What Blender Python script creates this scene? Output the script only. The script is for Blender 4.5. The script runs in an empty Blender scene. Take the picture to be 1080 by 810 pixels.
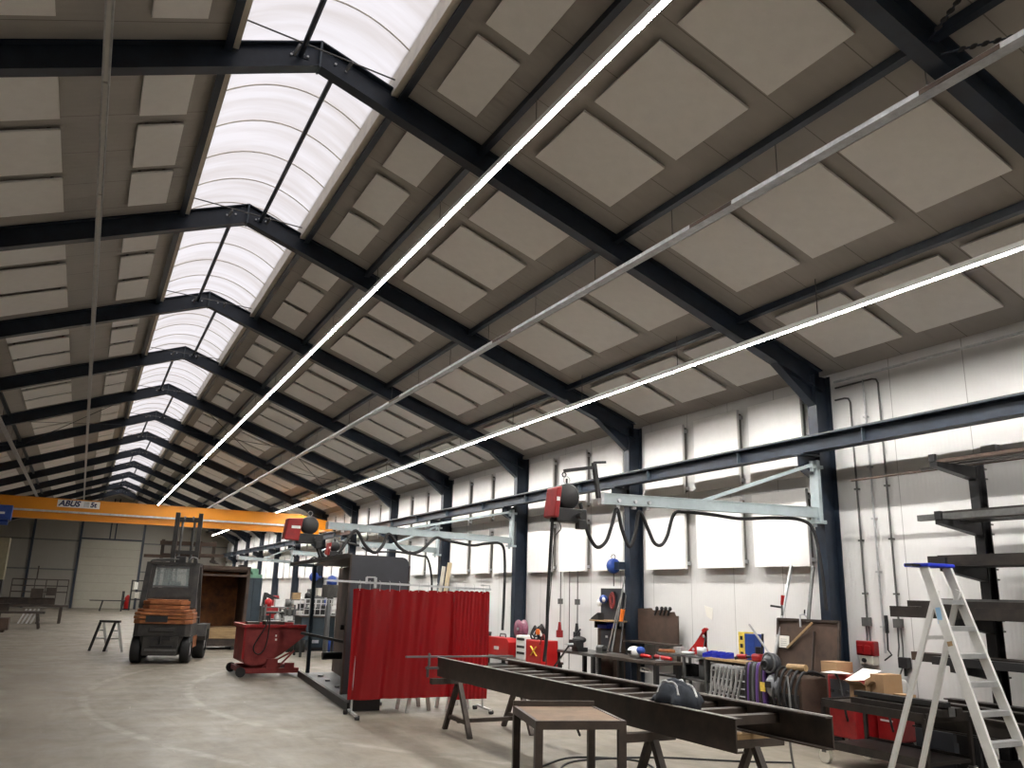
import bpy, bmesh, math, random
from mathutils import Vector, Matrix
random.seed(7)
PI = math.pi
SC = bpy.context.scene
COL = SC.collection

# ------------------------------------------------------------------ camera, world, exposure
def cam_axes(yaw, pitch, roll):
    cy, sy, cp, sp = math.cos(yaw), math.sin(yaw), math.cos(pitch), math.sin(pitch)
    f = Vector((sy*cp, cy*cp, sp)); r = Vector((cy, -sy, 0)); u = r.cross(f)
    cr, sr = math.cos(roll), math.sin(roll)
    return cr*r + sr*u, -sr*r + cr*u, f
CR, CU, CF = cam_axes(math.radians(26.77159), math.radians(14.41255), math.radians(1.57834))
FPX = 864.087
cd = bpy.data.cameras.new('camera'); cam = bpy.data.objects.new('camera', cd); COL.objects.link(cam)
cd.sensor_width = 36; cd.lens = FPX/1080*36; cd.clip_end = 300; cd.clip_start = .05
M_ = Matrix((CR, CU, -CF)).transposed().to_4x4(); M_.translation = Vector((0, 0, 1.8)); cam.matrix_world = M_
SC.camera = cam

def in_view(p, m=30):
    d = Vector(p)-Vector((0, 0, 1.8)); z = d.dot(CF)
    if z < .3: return False
    u = 540+FPX*d.dot(CR)/z; v = 405-FPX*d.dot(CU)/z
    return -m < u < 1080+m and -m < v < 810+m

W = bpy.data.worlds.new('sky'); SC.world = W; W.use_nodes = True
bg = W.node_tree.nodes['Background']; bg.inputs[0].default_value = (.97, .96, 1.0, 1); bg.inputs[1].default_value = 1.42
SC.view_settings.view_transform = 'Standard'; SC.view_settings.look = 'None'
SC.view_settings.exposure = 0.13; SC.view_settings.gamma = 1; SC.view_settings.use_curve_mapping = False
LED_POWER = 205.0
cy_ = SC.cycles
cy_.max_bounces = 7; cy_.diffuse_bounces = 4; cy_.glossy_bounces = 3; cy_.transmission_bounces = 4; cy_.transparent_max_bounces = 6
cy_.use_denoising = True; cy_.caustics_reflective = False; cy_.caustics_refractive = False; cy_.sample_clamp_indirect = 6

# ------------------------------------------------------------------ building constants (metres)
XA, ZA, SL = 1.743, 8.262, .36266          # ridge, roof line height there, slope
XR, XL = 10.10, 1.743*2-10.10
YA, BAY = 8.957, 5.0                        # first full frame in view, frame spacing
YB = YA+12*BAY                              # far gable
YF = -7.5
def zr(x): return ZA-SL*abs(x-XA)
def mir(x): return 2*XA-x
def bay(k): return ORD[k+3]
ORD = ['first', 'second', 'third', 'fourth', 'fifth', 'sixth', 'seventh', 'eighth', 'ninth', 'tenth', 'eleventh', 'twelfth', 'thirteenth', 'fourteenth', 'fifteenth']

# ------------------------------------------------------------------ materials
def nm(name):
    m = bpy.data.materials.new(name); m.use_nodes = True
    return m, m.node_tree, m.node_tree.nodes['Principled BSDF']
def setc(b, col, rough=.6, metal=0., spec=.5):
    b.inputs['Base Color'].default_value = (*col, 1); b.inputs['Roughness'].default_value = rough
    b.inputs['Metallic'].default_value = metal; b.inputs['Specular IOR Level'].default_value = spec
def mat(name, col, rough=.6, metal=0., var=.12, scale=4., spec=.5, bump=0., col2=None, stretch=None):
    """base colour broken up by noise; col2 = colour of stains"""
    m, t, b = nm(name); setc(b, col, rough, metal, spec)
    N = t.nodes; L = t.links
    tc = N.new('ShaderNodeTexCoord'); no = N.new('ShaderNodeTexNoise'); no.inputs['Scale'].default_value = scale
    no.inputs['Detail'].default_value = 5; no.inputs['Roughness'].default_value = .65
    src = tc.outputs['Object']
    if stretch:
        mp = N.new('ShaderNodeMapping'); mp.inputs['Scale'].default_value = stretch; L.new(src, mp.inputs[0]); src = mp.outputs[0]
    L.new(src, no.inputs['Vector'])
    r = N.new('ShaderNodeValToRGB'); e = r.color_ramp.elements
    c2 = col2 if col2 else tuple(min(1, c*(1+var)) for c in col)
    c1 = tuple(c*(1-var) for c in col)
    e[0].position = .32; e[0].color = (*c1, 1); e[1].position = .68; e[1].color = (*c2, 1)
    L.new(no.outputs[0], r.inputs[0]); L.new(r.outputs[0], b.inputs['Base Color'])
    if bump:
        bp = N.new('ShaderNodeBump'); bp.inputs['Strength'].default_value = bump; bp.inputs['Distance'].default_value = .01
        L.new(no.outputs[0], bp.inputs['Height']); L.new(bp.outputs[0], b.inputs['Normal'])
    return m
def lines(m, axis, period, width, dark, rib=0., ribp=.1, offset=0.):
    """thin joints every `period` metres along an object axis, and fine ribbing"""
    t = m.node_tree; N = t.nodes; L = t.links; b = N['Principled BSDF']
    tc = N.new('ShaderNodeTexCoord'); sp = N.new('ShaderNodeSeparateXYZ'); L.new(tc.outputs['Object'], sp.inputs[0])
    def mth(op, a, bb=None, c=None):
        n = N.new('ShaderNodeMath'); n.operation = op
        for i, v in enumerate((a, bb, c)):
            if v is None: continue
            if isinstance(v, (int, float)): n.inputs[i].default_value = v
            else: L.new(v, n.inputs[i])
        return n.outputs[0]
    c = mth('ADD', sp.outputs['XYZ'.index(axis)], 100+offset)
    f = mth('MODULO', c, period); msk = mth('LESS_THAN', f, width)
    mx = N.new('ShaderNodeMix'); mx.data_type = 'RGBA'; L.new(msk, mx.inputs[0])
    src = b.inputs['Base Color'].links[0].from_socket
    L.new(src, mx.inputs[6]); mx.inputs[7].default_value = (*dark, 1); L.new(mx.outputs[2], b.inputs['Base Color'])
    if rib:
        s = mth('SINE', mth('MULTIPLY', c, 2*PI/ribp))
        bp = N.new('ShaderNodeBump'); bp.inputs['Strength'].default_value = rib; bp.inputs['Distance'].default_value = .004
        L.new(s, bp.inputs['Height']); L.new(bp.outputs[0], b.inputs['Normal'])
    return m
def emis(name, col, s):
    m, t, b = nm(name); setc(b, (.8, .8, .8), .5)
    b.inputs['Emission Color'].default_value = (*col, 1); b.inputs['Emission Strength'].default_value = s
    return m

MT = {}
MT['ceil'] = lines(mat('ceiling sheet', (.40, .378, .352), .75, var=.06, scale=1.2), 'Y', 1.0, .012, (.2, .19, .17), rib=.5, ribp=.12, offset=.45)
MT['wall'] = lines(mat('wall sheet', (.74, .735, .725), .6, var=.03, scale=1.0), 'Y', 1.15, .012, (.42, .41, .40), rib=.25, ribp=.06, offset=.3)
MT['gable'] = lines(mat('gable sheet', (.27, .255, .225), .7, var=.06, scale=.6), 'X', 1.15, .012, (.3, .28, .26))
MT['acoustic'] = mat('acoustic panel felt', (.90, .89, .875), .85, var=.025, scale=6)
MT['acoustic_edge'] = mat('acoustic panel edge', (.82, .81, .78), .7, var=.03)
MT['steel_navy'] = mat('navy painted steel', (.011, .019, .035), .42, var=.35, scale=2.5, col2=(.018, .029, .048))
MT['steel_navy_l'] = mat('navy painted steel edge', (.05, .068, .085), .4, var=.2)
MT['galv'] = mat('galvanised steel', (.50, .51, .52), .42, .45, var=.2, scale=9)
MT['galv_dark'] = mat('dull zinc', (.13, .13, .127), .5, .5, var=.2, scale=9)
MT['jib'] = mat('pale blue grey paint', (.36, .42, .44), .45, var=.12)
MT['black'] = mat('black paint', (.012, .012, .013), .5, var=.3)
MT['rubber'] = mat('black rubber', (.011, .011, .012), .7, var=.3)
MT['red'] = mat('red paint', (.26, .008, .010), .4, var=.25, scale=6)
MT['red_dull'] = mat('worn red paint', (.20, .014, .016), .6, var=.25, scale=4, col2=(.26, .035, .03))
MT['yellow'] = mat('crane yellow', (.66, .24, .005), .4, var=.08, scale=.8)
MT['blue'] = mat('blue paint', (.02, .06, .28), .4, var=.2)
MT['bluebin'] = mat('blue plastic', (.015, .03, .42), .35, var=.15)
MT['white'] = mat('white plastic', (.78, .78, .76), .4, var=.05)
MT['cream'] = mat('cream cladding', (.60, .57, .50), .6, var=.1)
MT['mill'] = mat('mill scale steel', (.046, .038, .034), .5, .25, var=.3, scale=5, col2=(.072, .053, .042), bump=.1)
MT['stock'] = mat('oiled black steel', (.020, .018, .017), .45, .2, var=.35, scale=5, col2=(.036, .029, .025))
MT['bright_edge'] = mat('ground steel edge', (.55, .54, .52), .3, .8, var=.1)
MT['rust'] = mat('rusty steel', (.075, .030, .013), .85, .1, var=.5, scale=3, col2=(.21, .075, .02), bump=.3)
MT['rust_dark'] = mat('brown steel', (.060, .038, .028), .7, .1, var=.3, scale=2.5, col2=(.095, .058, .040))
MT['wood'] = mat('timber', (.33, .22, .11), .7, var=.25, scale=3, stretch=(1, 8, 8))
MT['ply'] = mat('plywood', (.17, .11, .065), .7, var=.3, scale=3)
MT['card'] = mat('cardboard', (.34, .21, .11), .8, var=.1, scale=3)
MT['paper'] = mat('paper', (.82, .80, .74), .8, var=.04)
MT['orange'] = mat('faded orange paint', (.25, .065, .018), .5, var=.4, scale=4, col2=(.40, .15, .05))
MT['fork_dark'] = mat('forklift dark paint', (.022, .022, .024), .5, var=.4, scale=5, col2=(.05, .045, .04))
MT['grey'] = mat('grey paint', (.10, .105, .11), .5, var=.15)
MT['darkgrey'] = mat('dark grey panel', (.035, .038, .046), .45, var=.12)
MT['slate'] = mat('slate blue cabinet', (.02, .035, .048), .5, var=.2)
MT['alu'] = mat('aluminium', (.62, .63, .64), .32, .7, var=.08, scale=8)
MT['alu_matt'] = mat('matt aluminium', (.66, .66, .64), .5, .2, var=.08, scale=8)
MT['green'] = mat('green paint', (.12, .25, .17), .5, var=.2)
MT['purple'] = mat('purple hose', (.10, .045, .20), .5, var=.2)
MT['redbright'] = mat('bright red enamel', (.42, .012, .012), .35, var=.12)
MT['orange_bright'] = mat('bright orange plastic', (.8, .18, .02), .4, var=.05)
MT['yellow_decal'] = mat('yellow print', (.75, .55, .08), .5, var=.25, scale=30)
MT['blue_light'] = mat('pale blue', (.30, .50, .72), .4, var=.1)
MT['helmet_grey'] = mat('glossy grey shell', (.20, .21, .23), .18, var=.1)
MT['spool'] = mat('purple brown spool', (.18, .05, .09), .5, var=.4, scale=12)
MT['wood_pale'] = mat('pale timber', (.60, .50, .33), .7, var=.15, scale=3, stretch=(8, 8, 1))
MT['cream_dark'] = mat('olive cladding', (.22, .20, .13), .6, var=.1)
MT['led'] = emis('lit diffuser', (1.0, .965, .915), LED_POWER)
MT['gap_shade'] = mat('dark backing frame', (.17, .16, .145), .8, var=.1)
MT['led_off'] = mat('unlit diffuser', (.55, .54, .52), .35, var=.05)

def glazing():
    m = bpy.data.materials.new('ribbed opal polycarbonate'); m.use_nodes = True; t = m.node_tree; N = t.nodes; L = t.links
    N.remove(N['Principled BSDF']); out = N['Material Output']
    tc = N.new('ShaderNodeTexCoord'); no = N.new('ShaderNodeTexNoise'); mp = N.new('ShaderNodeMapping'); mp.inputs['Scale'].default_value = (.4, 3.0, .4)
    L.new(tc.outputs['Object'], mp.inputs[0]); L.new(mp.outputs[0], no.inputs['Vector']); no.inputs['Scale'].default_value = 1.3; no.inputs['Detail'].default_value = 6
    r = N.new('ShaderNodeValToRGB'); r.color_ramp.elements[0].position = .3; r.color_ramp.elements[0].color = (.66, .62, .60, 1)
    r.color_ramp.elements[1].position = .62; r.color_ramp.elements[1].color = (.80, .78, .79, 1)
    L.new(no.outputs[0], r.inputs[0])
    tr = N.new('ShaderNodeBsdfTranslucent'); df = N.new('ShaderNodeBsdfDiffuse'); mx = N.new('ShaderNodeMixShader'); mx.inputs[0].default_value = .25
    L.new(r.outputs[0], tr.inputs[0]); L.new(r.outputs[0], df.inputs[0]); L.new(tr.outputs[0], mx.inputs[1]); L.new(df.outputs[0], mx.inputs[2]); L.new(mx.outputs[0], out.inputs[0])
    return m
MT['glazing'] = glazing()
def glass():
    m, t, b = nm('window glass'); setc(b, (.35, .4, .4), .08); b.inputs['Alpha'].default_value = .35
    return m
MT['glass'] = glass()
def concrete():
    m, t, b = nm('worn power-floated concrete'); setc(b, (.4, .37, .33), .55); N = t.nodes; L = t.links
    tc = N.new('ShaderNodeTexCoord')
    def noise(s, sc, d=6, dist=0):
        mp = N.new('ShaderNodeMapping'); mp.inputs['Scale'].default_value = s; L.new(tc.outputs['Object'], mp.inputs[0])
        n = N.new('ShaderNodeTexNoise'); n.inputs['Scale'].default_value = sc; n.inputs['Detail'].default_value = d; n.inputs['Roughness'].default_value = .65
        n.inputs['Distortion'].default_value = dist; L.new(mp.outputs[0], n.inputs['Vector']); return n.outputs[0]
    def ramp(src, a, ca, b_, cb):
        r = N.new('ShaderNodeValToRGB'); e = r.color_ramp.elements; e[0].position = a; e[0].color = ca; e[1].position = b_; e[1].color = cb; L.new(src, r.inputs[0]); return r.outputs[0]
    base = ramp(noise((1, 1, 1), .45), .3, (.146, .128, .102, 1), .7, (.232, .206, .167, 1))
    scr = ramp(noise((1.6, .5, 1), 1.7, 8, 1.2), .38, (.80, .79, .78, 1), .62, (1.06, 1.05, 1.03, 1))
    mx = N.new('ShaderNodeMix'); mx.data_type = 'RGBA'; mx.blend_type = 'MULTIPLY'; mx.inputs[0].default_value = 1; L.new(base, mx.inputs[6]); L.new(scr, mx.inputs[7])
    # pale scratches and drag marks
    sc2 = ramp(noise((5, .7, 1), 1.1, 9, 2.5), .655, (0, 0, 0, 1), .70, (1, 1, 1, 1))
    mx2 = N.new('ShaderNodeMix'); mx2.data_type = 'RGBA'; mm = N.new('ShaderNodeMath'); mm.operation = 'MULTIPLY'; mm.inputs[1].default_value = .45
    L.new(sc2, mm.inputs[0]); L.new(mm.outputs[0], mx2.inputs[0]); L.new(mx.outputs[2], mx2.inputs[6]); mx2.inputs[7].default_value = (.40, .37, .33, 1)
    # curved tyre tracks: rings about two turning centres
    cur = mx2.outputs[2]
    for (cx, cyy, rad, wd, colr, k) in ((11.5, 15.2, 9.6, .10, (.40, .37, .32), .35), (11.5, 15.2, 11.2, .10, (.40, .37, .32), .35), (14, 3.5, 10.4, .12, (.14, .125, .11), .4), (14, 3.5, 9.2, .10, (.14, .125, .11), .35)):
        sp = N.new('ShaderNodeVectorMath'); sp.operation = 'DISTANCE'; L.new(tc.outputs['Object'], sp.inputs[0]); sp.inputs[1].default_value = (cx, cyy, 0)
        a = N.new('ShaderNodeMath'); a.operation = 'SUBTRACT'; L.new(sp.outputs['Value'], a.inputs[0]); a.inputs[1].default_value = rad
        ab = N.new('ShaderNodeMath'); ab.operation = 'ABSOLUTE'; L.new(a.outputs[0], ab.inputs[0])
        ss = N.new('ShaderNodeMapRange'); ss.inputs[1].default_value = wd*.4; ss.inputs[2].default_value = wd; ss.inputs[3].default_value = k; ss.inputs[4].default_value = 0; L.new(ab.outputs[0], ss.inputs[0])
        n_ = ramp(noise((1, 1, 1), 2.2, 5), .42, (0, 0, 0, 1), .55, (1, 1, 1, 1))
        m3 = N.new('ShaderNodeMath'); m3.operation = 'MULTIPLY'; L.new(ss.outputs[0], m3.inputs[0]); L.new(n_, m3.inputs[1])
        mxx = N.new('ShaderNodeMix'); mxx.data_type = 'RGBA'; L.new(m3.outputs[0], mxx.inputs[0]); L.new(cur, mxx.inputs[6]); mxx.inputs[7].default_value = (*colr, 1); cur = mxx.outputs[2]
    L.new(cur, b.inputs['Base Color'])
    rr = ramp(noise((1, 1, 1), 1.5), .3, (.42, .42, .42, 1), .7, (.68, .68, .68, 1)); L.new(rr, b.inputs['Roughness'])
    return m
MT['floor'] = concrete()

# ------------------------------------------------------------------ mesh builder
class MB:
    def __init__(s): s.v = []; s.f = []; s.sm = []; s.mi = []; s.cm = 0
    def mat(s, i): s.cm = i; return s
    def add(s, vs, fs, smooth=False):
        o = len(s.v); s.v += [tuple(v) for v in vs]
        for f in fs: s.f.append(tuple(i+o for i in f)); s.sm.append(smooth); s.mi.append(s.cm)
        return s
    def box(s, x0, x1, y0, y1, z0, z1):
        if x1 < x0: x0, x1 = x1, x0
        if y1 < y0: y0, y1 = y1, y0
        if z1 < z0: z0, z1 = z1, z0
        return s.add([(x0,y0,z0),(x1,y0,z0),(x1,y1,z0),(x0,y1,z0),(x0,y0,z1),(x1,y0,z1),(x1,y1,z1),(x0,y1,z1)],
                     [(0,3,2,1),(4,5,6,7),(0,1,5,4),(1,2,6,5),(2,3,7,6),(3,0,4,7)])
    def bar(s, a, b, w, h, up=(0,0,1), w2=None, h2=None):
        a = Vector(a); b = Vector(b); d = (b-a).normalized(); up = Vector(up)
        if abs(d.dot(up)) > .98: up = Vector((0,1,0)) if abs(d.y) < .9 else Vector((1,0,0))
        sd = d.cross(up).normalized(); u = sd.cross(d).normalized()
        w2 = w if w2 is None else w2; h2 = h if h2 is None else h2
        vs = []
        for p, ww, hh in ((a, w, h), (b, w2, h2)):
            for i, j in ((-1,-1),(1,-1),(1,1),(-1,1)): vs.append(p+sd*ww/2*i+u*hh/2*j)
        return s.add(vs, [(0,1,2,3),(7,6,5,4),(0,4,5,1),(1,5,6,2),(2,6,7,3),(3,7,4,0)])
    def prism(s, pts, vec):
        """planar polygon (3-D points) extruded along vec"""
        n = len(pts); vec = Vector(vec); a = [Vector(p) for p in pts]
        nrm = Vector((0,0,0))
        for i in range(n): nrm += a[i].cross(a[(i+1) % n])
        if nrm.dot(vec) > 0: a.reverse()
        vs = a+[p+vec for p in a]
        return s.add(vs, [tuple(range(n)), tuple(range(2*n-1, n-1, -1))]+[(i, i+n, (i+1) % n+n, (i+1) % n) for i in range(n)])
    def tube(s, pts, r, n=8, caps=True, closed=False):
        P = [Vector(p) for p in pts]; k = len(P); vs = []; prev = None
        rs = r if isinstance(r, (list, tuple)) else [r]*k
        for i, p in enumerate(P):
            if closed: t = (P[(i+1) % k]-P[i-1]).normalized()
            else: t = (P[min(i+1, k-1)]-P[max(i-1, 0)]).normalized()
            if prev is None:
                up = Vector((0,0,1)) if abs(t.z) < .9 else Vector((1,0,0)); a = t.cross(up).normalized()
            else:
                a = prev-t*prev.dot(t)
                a = a.normalized() if a.length > 1e-6 else t.orthogonal().normalized()
            prev = a; b = t.cross(a)
            for j in range(n):
                an = 2*PI*j/n; vs.append(p+(a*math.cos(an)+b*math.sin(an))*rs[i])
        fs = []
        for i in range(k if closed else k-1):
            i2 = (i+1) % k
            for j in range(n): fs.append((i*n+j, i*n+(j+1) % n, i2*n+(j+1) % n, i2*n+j))
        s.add(vs, fs, True)
        if caps and not closed:
            s.add(vs[:n], [tuple(range(n-1, -1, -1))]); s.add(vs[-n:], [tuple(range(n))])
        return s
    def cyl(s, a, b, r, n=16, r2=None): return s.tube([a, b], [r, r if r2 is None else r2], n)
    def lathe(s, c, prof, n=20, axis='z'):
        vs = []; k = len(prof)
        for (r, h) in prof:
            for j in range(n):
                a = 2*PI*j/n; x, y = r*math.cos(a), r*math.sin(a)
                q = {'z': (x, y, h), 'x': (h, x, y), 'y': (y, h, x)}[axis]; vs.append((c[0]+q[0], c[1]+q[1], c[2]+q[2]))
        fs = [(i*n+j, i*n+(j+1) % n, (i+1)*n+(j+1) % n, (i+1)*n+j) for i in range(k-1) for j in range(n)]
        s.add(vs, fs, True)
        return s
    def ball(s, c, rx, ry=None, rz=None, n=12, m=8):
        ry = ry or rx; rz = rz or rx; vs = []; fs = []
        for i in range(m+1):
            t = PI*i/m
            for j in range(n):
                a = 2*PI*j/n; vs.append((c[0]+rx*math.sin(t)*math.cos(a), c[1]+ry*math.sin(t)*math.sin(a), c[2]-rz*math.cos(t)))
        for i in range(m):
            for j in range(n): fs.append((i*n+j, i*n+(j+1) % n, (i+1)*n+(j+1) % n, (i+1)*n+j))
        return s.add(vs, fs, True)
    def ibeam(s, a, b, w, h, up=(0,0,1), t=.016, tw=.012):
        """I section with its centre line from a to b"""
        a = Vector(a); b = Vector(b); d = (b-a).normalized(); upv = Vector(up); sd = d.cross(upv).normalized(); u = sd.cross(d).normalized()
        s.bar(a, b, tw, h-2*t, u)
        for k in (-1, 1): s.bar(a+u*(h/2-t/2)*k, b+u*(h/2-t/2)*k, w, t, u)
        return s
    def channel(s, a, b, w, h, out=1, up=(0,0,1), t=.014):
        a = Vector(a); b = Vector(b); d = (b-a).normalized(); sd = d.cross(Vector(up)).normalized(); u = sd.cross(d).normalized()
        s.bar(a, b, t, h, u)
        for k in (-1, 1): s.bar(a+u*(h/2-t/2)*k+sd*out*w/2, b+u*(h/2-t/2)*k+sd*out*w/2, w, t, u)
        return s

def obj(name, mb, m, parent=None, bevel=0.):
    me = bpy.data.meshes.new(name); me.from_pydata(mb.v, [], mb.f); me.update()
    me.polygons.foreach_set('use_smooth', mb.sm)
    ms = m if isinstance(m, (list, tuple)) else [m]
    for x in ms: me.materials.append(MT[x] if isinstance(x, str) else x)
    if len(ms) > 1: me.polygons.foreach_set('material_index', mb.mi)
    o = bpy.data.objects.new(name, me); COL.objects.link(o)
    if parent: o.parent = parent
    if bevel:
        b = o.modifiers.new('bevel', 'BEVEL'); b.width = bevel; b.segments = 2; b.limit_method = 'ANGLE'; b.angle_limit = .7
    return o
def tag(o, label=None, cat=None, group=None, kind=None):
    if label: o['label'] = label
    if cat: o['category'] = cat
    if group: o['group'] = group
    if kind: o['kind'] = kind
    return o
def struct(name, mb, m, parent=None): 
    o = obj(name, mb, m, parent)
    if not parent: o['kind'] = 'structure'
    return o
def thing(name, label, cat, group=None):
    o = bpy.data.objects.new(name, None); COL.objects.link(o); o.empty_display_size = .1
    return tag(o, label, cat, group)
def kids(o): return [c for c in bpy.data.objects if c.parent == o]
def rebase(root, loc):
    """parts were drawn in world space: put the root at its base"""
    L = Vector(loc); root.location = L
    st = [c for c in root.children_recursive if c.type == 'MESH']; done = set()
    for c in st:
        if c.data.name in done: continue
        done.add(c.data.name); c.data.transform(Matrix.Translation(-L))
    return root
def centre(o, loc):
    o.data.transform(Matrix.Translation(-Vector(loc))); o.location = Vector(loc); return o
def copy_tree(o, parent=None):
    c = o.copy(); COL.objects.link(c); c.parent = parent
    for ch in o.children: copy_tree(ch, c)
    return c
def single(name, mb, m, label, cat, base=None, group=None, bevel=0.):
    o = obj(name, mb, m, None, bevel); tag(o, label, cat, group)
    if base is None:
        xs = [v[0] for v in mb.v]; ys = [v[1] for v in mb.v]; zs = [v[2] for v in mb.v]
        base = ((min(xs)+max(xs))/2, (min(ys)+max(ys))/2, min(zs))
    return centre(o, base)
def curve_pts(pts, n=6):
    """Catmull-Rom through the points"""
    P = [Vector(p) for p in pts]; P = [P[0]*2-P[1]]+P+[P[-1]*2-P[-2]]; out = []
    for i in range(1, len(P)-2):
        a, b, c, d = P[i-1:i+3]
        for k in range(n):
            t = k/n; out.append(.5*((2*b)+(c-a)*t+(2*a-5*b+4*c-d)*t*t+(3*b-a-3*c+d)*t**3))
    out.append(P[-2]); return out

# ------------------------------------------------------------------ the setting
struct('floor', MB().box(XL-.2, XR+.2, YF, YB+.2, -.2, 0), 'floor')
struct('wall_right', MB().box(XR, XR+.15, YF, YB, 0, zr(XR)+.15), 'wall')
struct('wall_left', MB().box(XL-.15, XL, YF, YB, 0, zr(XR)+.15), 'wall')
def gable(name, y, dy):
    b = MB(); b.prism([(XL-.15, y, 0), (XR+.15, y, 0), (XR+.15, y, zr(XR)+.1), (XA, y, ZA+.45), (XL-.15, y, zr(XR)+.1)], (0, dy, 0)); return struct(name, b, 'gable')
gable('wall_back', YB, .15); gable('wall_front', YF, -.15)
SKX0, SKX1 = .79, 2.695; YS = YA+11*BAY+.1       # skylight edges, and its far end
c = MB(); OFF = .07
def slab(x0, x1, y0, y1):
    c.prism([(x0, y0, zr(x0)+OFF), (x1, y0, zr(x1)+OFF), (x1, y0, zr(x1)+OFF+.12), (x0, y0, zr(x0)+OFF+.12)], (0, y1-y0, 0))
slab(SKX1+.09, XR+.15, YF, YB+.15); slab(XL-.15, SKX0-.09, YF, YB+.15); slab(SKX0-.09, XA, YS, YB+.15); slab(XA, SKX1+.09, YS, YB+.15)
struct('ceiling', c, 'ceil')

# skylight: barrel vault of opal sheet with arched glazing bars
sk = bpy.data.objects.new('window_1', None); COL.objects.link(sk); tag(sk, 'long arched rooflight running along the ridge', 'skylight', kind='structure')
ZS = zr(SKX1)+.22; RISE = .36; half = (SKX1-SKX0)/2; xm = (SKX0+SKX1)/2
def arc(y, dz=0., n=14):
    return [(xm-half+2*half*i/n, y, ZS+dz+RISE*(1-(2*i/n-1)**2)) for i in range(n+1)]
pn = MB(); a0 = arc(YF, .02); a1 = arc(YS, .02); n = len(a0)
pn.add(a0+a1, [(i, i+1, i+1+n, i+n) for i in range(n-1)], True)
obj('pane', pn, 'glazing', sk)
for e, y in (('end', YF), ('end', YS)):
    b = MB(); q = arc(y, .02); b.prism(q, (0, .02, 0)); obj('end_panel', b, 'glazing', sk)
kerb_m = mat('beige upstand', (.72, .67, .58), .6, var=.12)
for x in (SKX0, SKX1):
    sgn = -1 if x < XA else 1
    obj('kerb', MB().box(x-.015*sgn, x+.088*sgn, YF, YS, zr(x)-.01, ZS+.05), kerb_m, sk)
bar0 = None; y = YA-1.0*12+.35
while y < YS:
    if bar0 is None: bar0 = obj('glazing_bar', MB().tube([(p[0], 0, p[2]) for p in arc(0, .0)], .010, 6), kerb_m, sk); g = bar0
    else: g = bar0.copy(); COL.objects.link(g); g.parent = sk
    g.location.y = y; y += 1.0

# back wall: posts, rails, door
for i, (x, z0, z1, w) in enumerate(((-3.42, 0, 6.6, .16), (-.38, 0, 7.6, .16), (3.86, 0, 7.6, .16), (7.3, 0, 6.3, .16), (1.55, 5.0, 8.0, .09), (1.9, 5.0, 8.0, .09))):
    struct('trim_%d' % (i+1), MB().box(x-w/2, x+w/2, YB-.16, YB, z0, min(z1, zr(x)-.02)), 'steel_navy')
i = 7
for z in (2.7, 4.78):
    for x0, x1 in ((XL, -3.5), (-3.34, -.46), (3.94, 7.22), (7.38, XR)):
        struct('trim_%d' % i, MB().box(x0, x1, YB-.08, YB, z-.05, z+.05), 'galv_dark'); i += 1
struct('trim_%d' % i, MB().box(-.3, 3.78, YB-.12, YB, 4.93, 5.03), 'steel_navy')
d = bpy.data.objects.new('door_1', None); COL.objects.link(d); tag(d, 'tall grey sectional door in the far gable', 'door', kind='structure')
dm = mat('sectional door sheet', (.40, .38, .315), .6, var=.04)
for k in range(8):
    z0 = .02+k*.61; obj('door_section', MB().box(-.26, 3.74, YB-.07, YB-.01, z0, z0+.59), dm, d)
obj('door_seal', MB().box(-.26, 3.74, YB-.075, YB-.01, 0, .02), 'black', d)

# purlins under the sheeting, one length per bay between the frames
PX = [2.80, 3.955, 6.08, 8.29]
RO = {2.80: 'next to the rooflight', 3.955: 'one strip down from the rooflight', 6.08: 'two strips down from the rooflight', 8.29: 'three strips down from the rooflight'}
def sidew(x): return 'wall-panel' if x > XA else 'unlit'
def bayname(k): return ORD[k+1]
def pur_mesh():
    b = MB(); b.box(-.03, .03, .02, BAY-.02, -.10, .0); b.box(-.045, .045, .02, BAY-.02, -.105, -.095); return b
p0 = None
for k in range(-3, 12):
    for sgn in (1, -1):
        for x in PX:
            xx = x if sgn > 0 else mir(x); y = YA+k*BAY
            if not any(in_view((xx, y+t*BAY, zr(xx))) for t in (0, .25, .5, .75, 1)): continue
            if sgn < 0 and x in (3.955, 8.29): continue
            if p0 is None: p0 = obj('purlin', pur_mesh(), 'steel_navy'); o = p0
            else: o = p0.copy(); COL.objects.link(o)
            o.location = (xx, y, zr(xx)+.062-.03*0)
            tag(o, '%s-bay purlin %s, %s slope' % (bay(k), RO[x], 'lit' if sgn > 0 else 'dim'), 'purlin', 'roof purlins')

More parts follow.
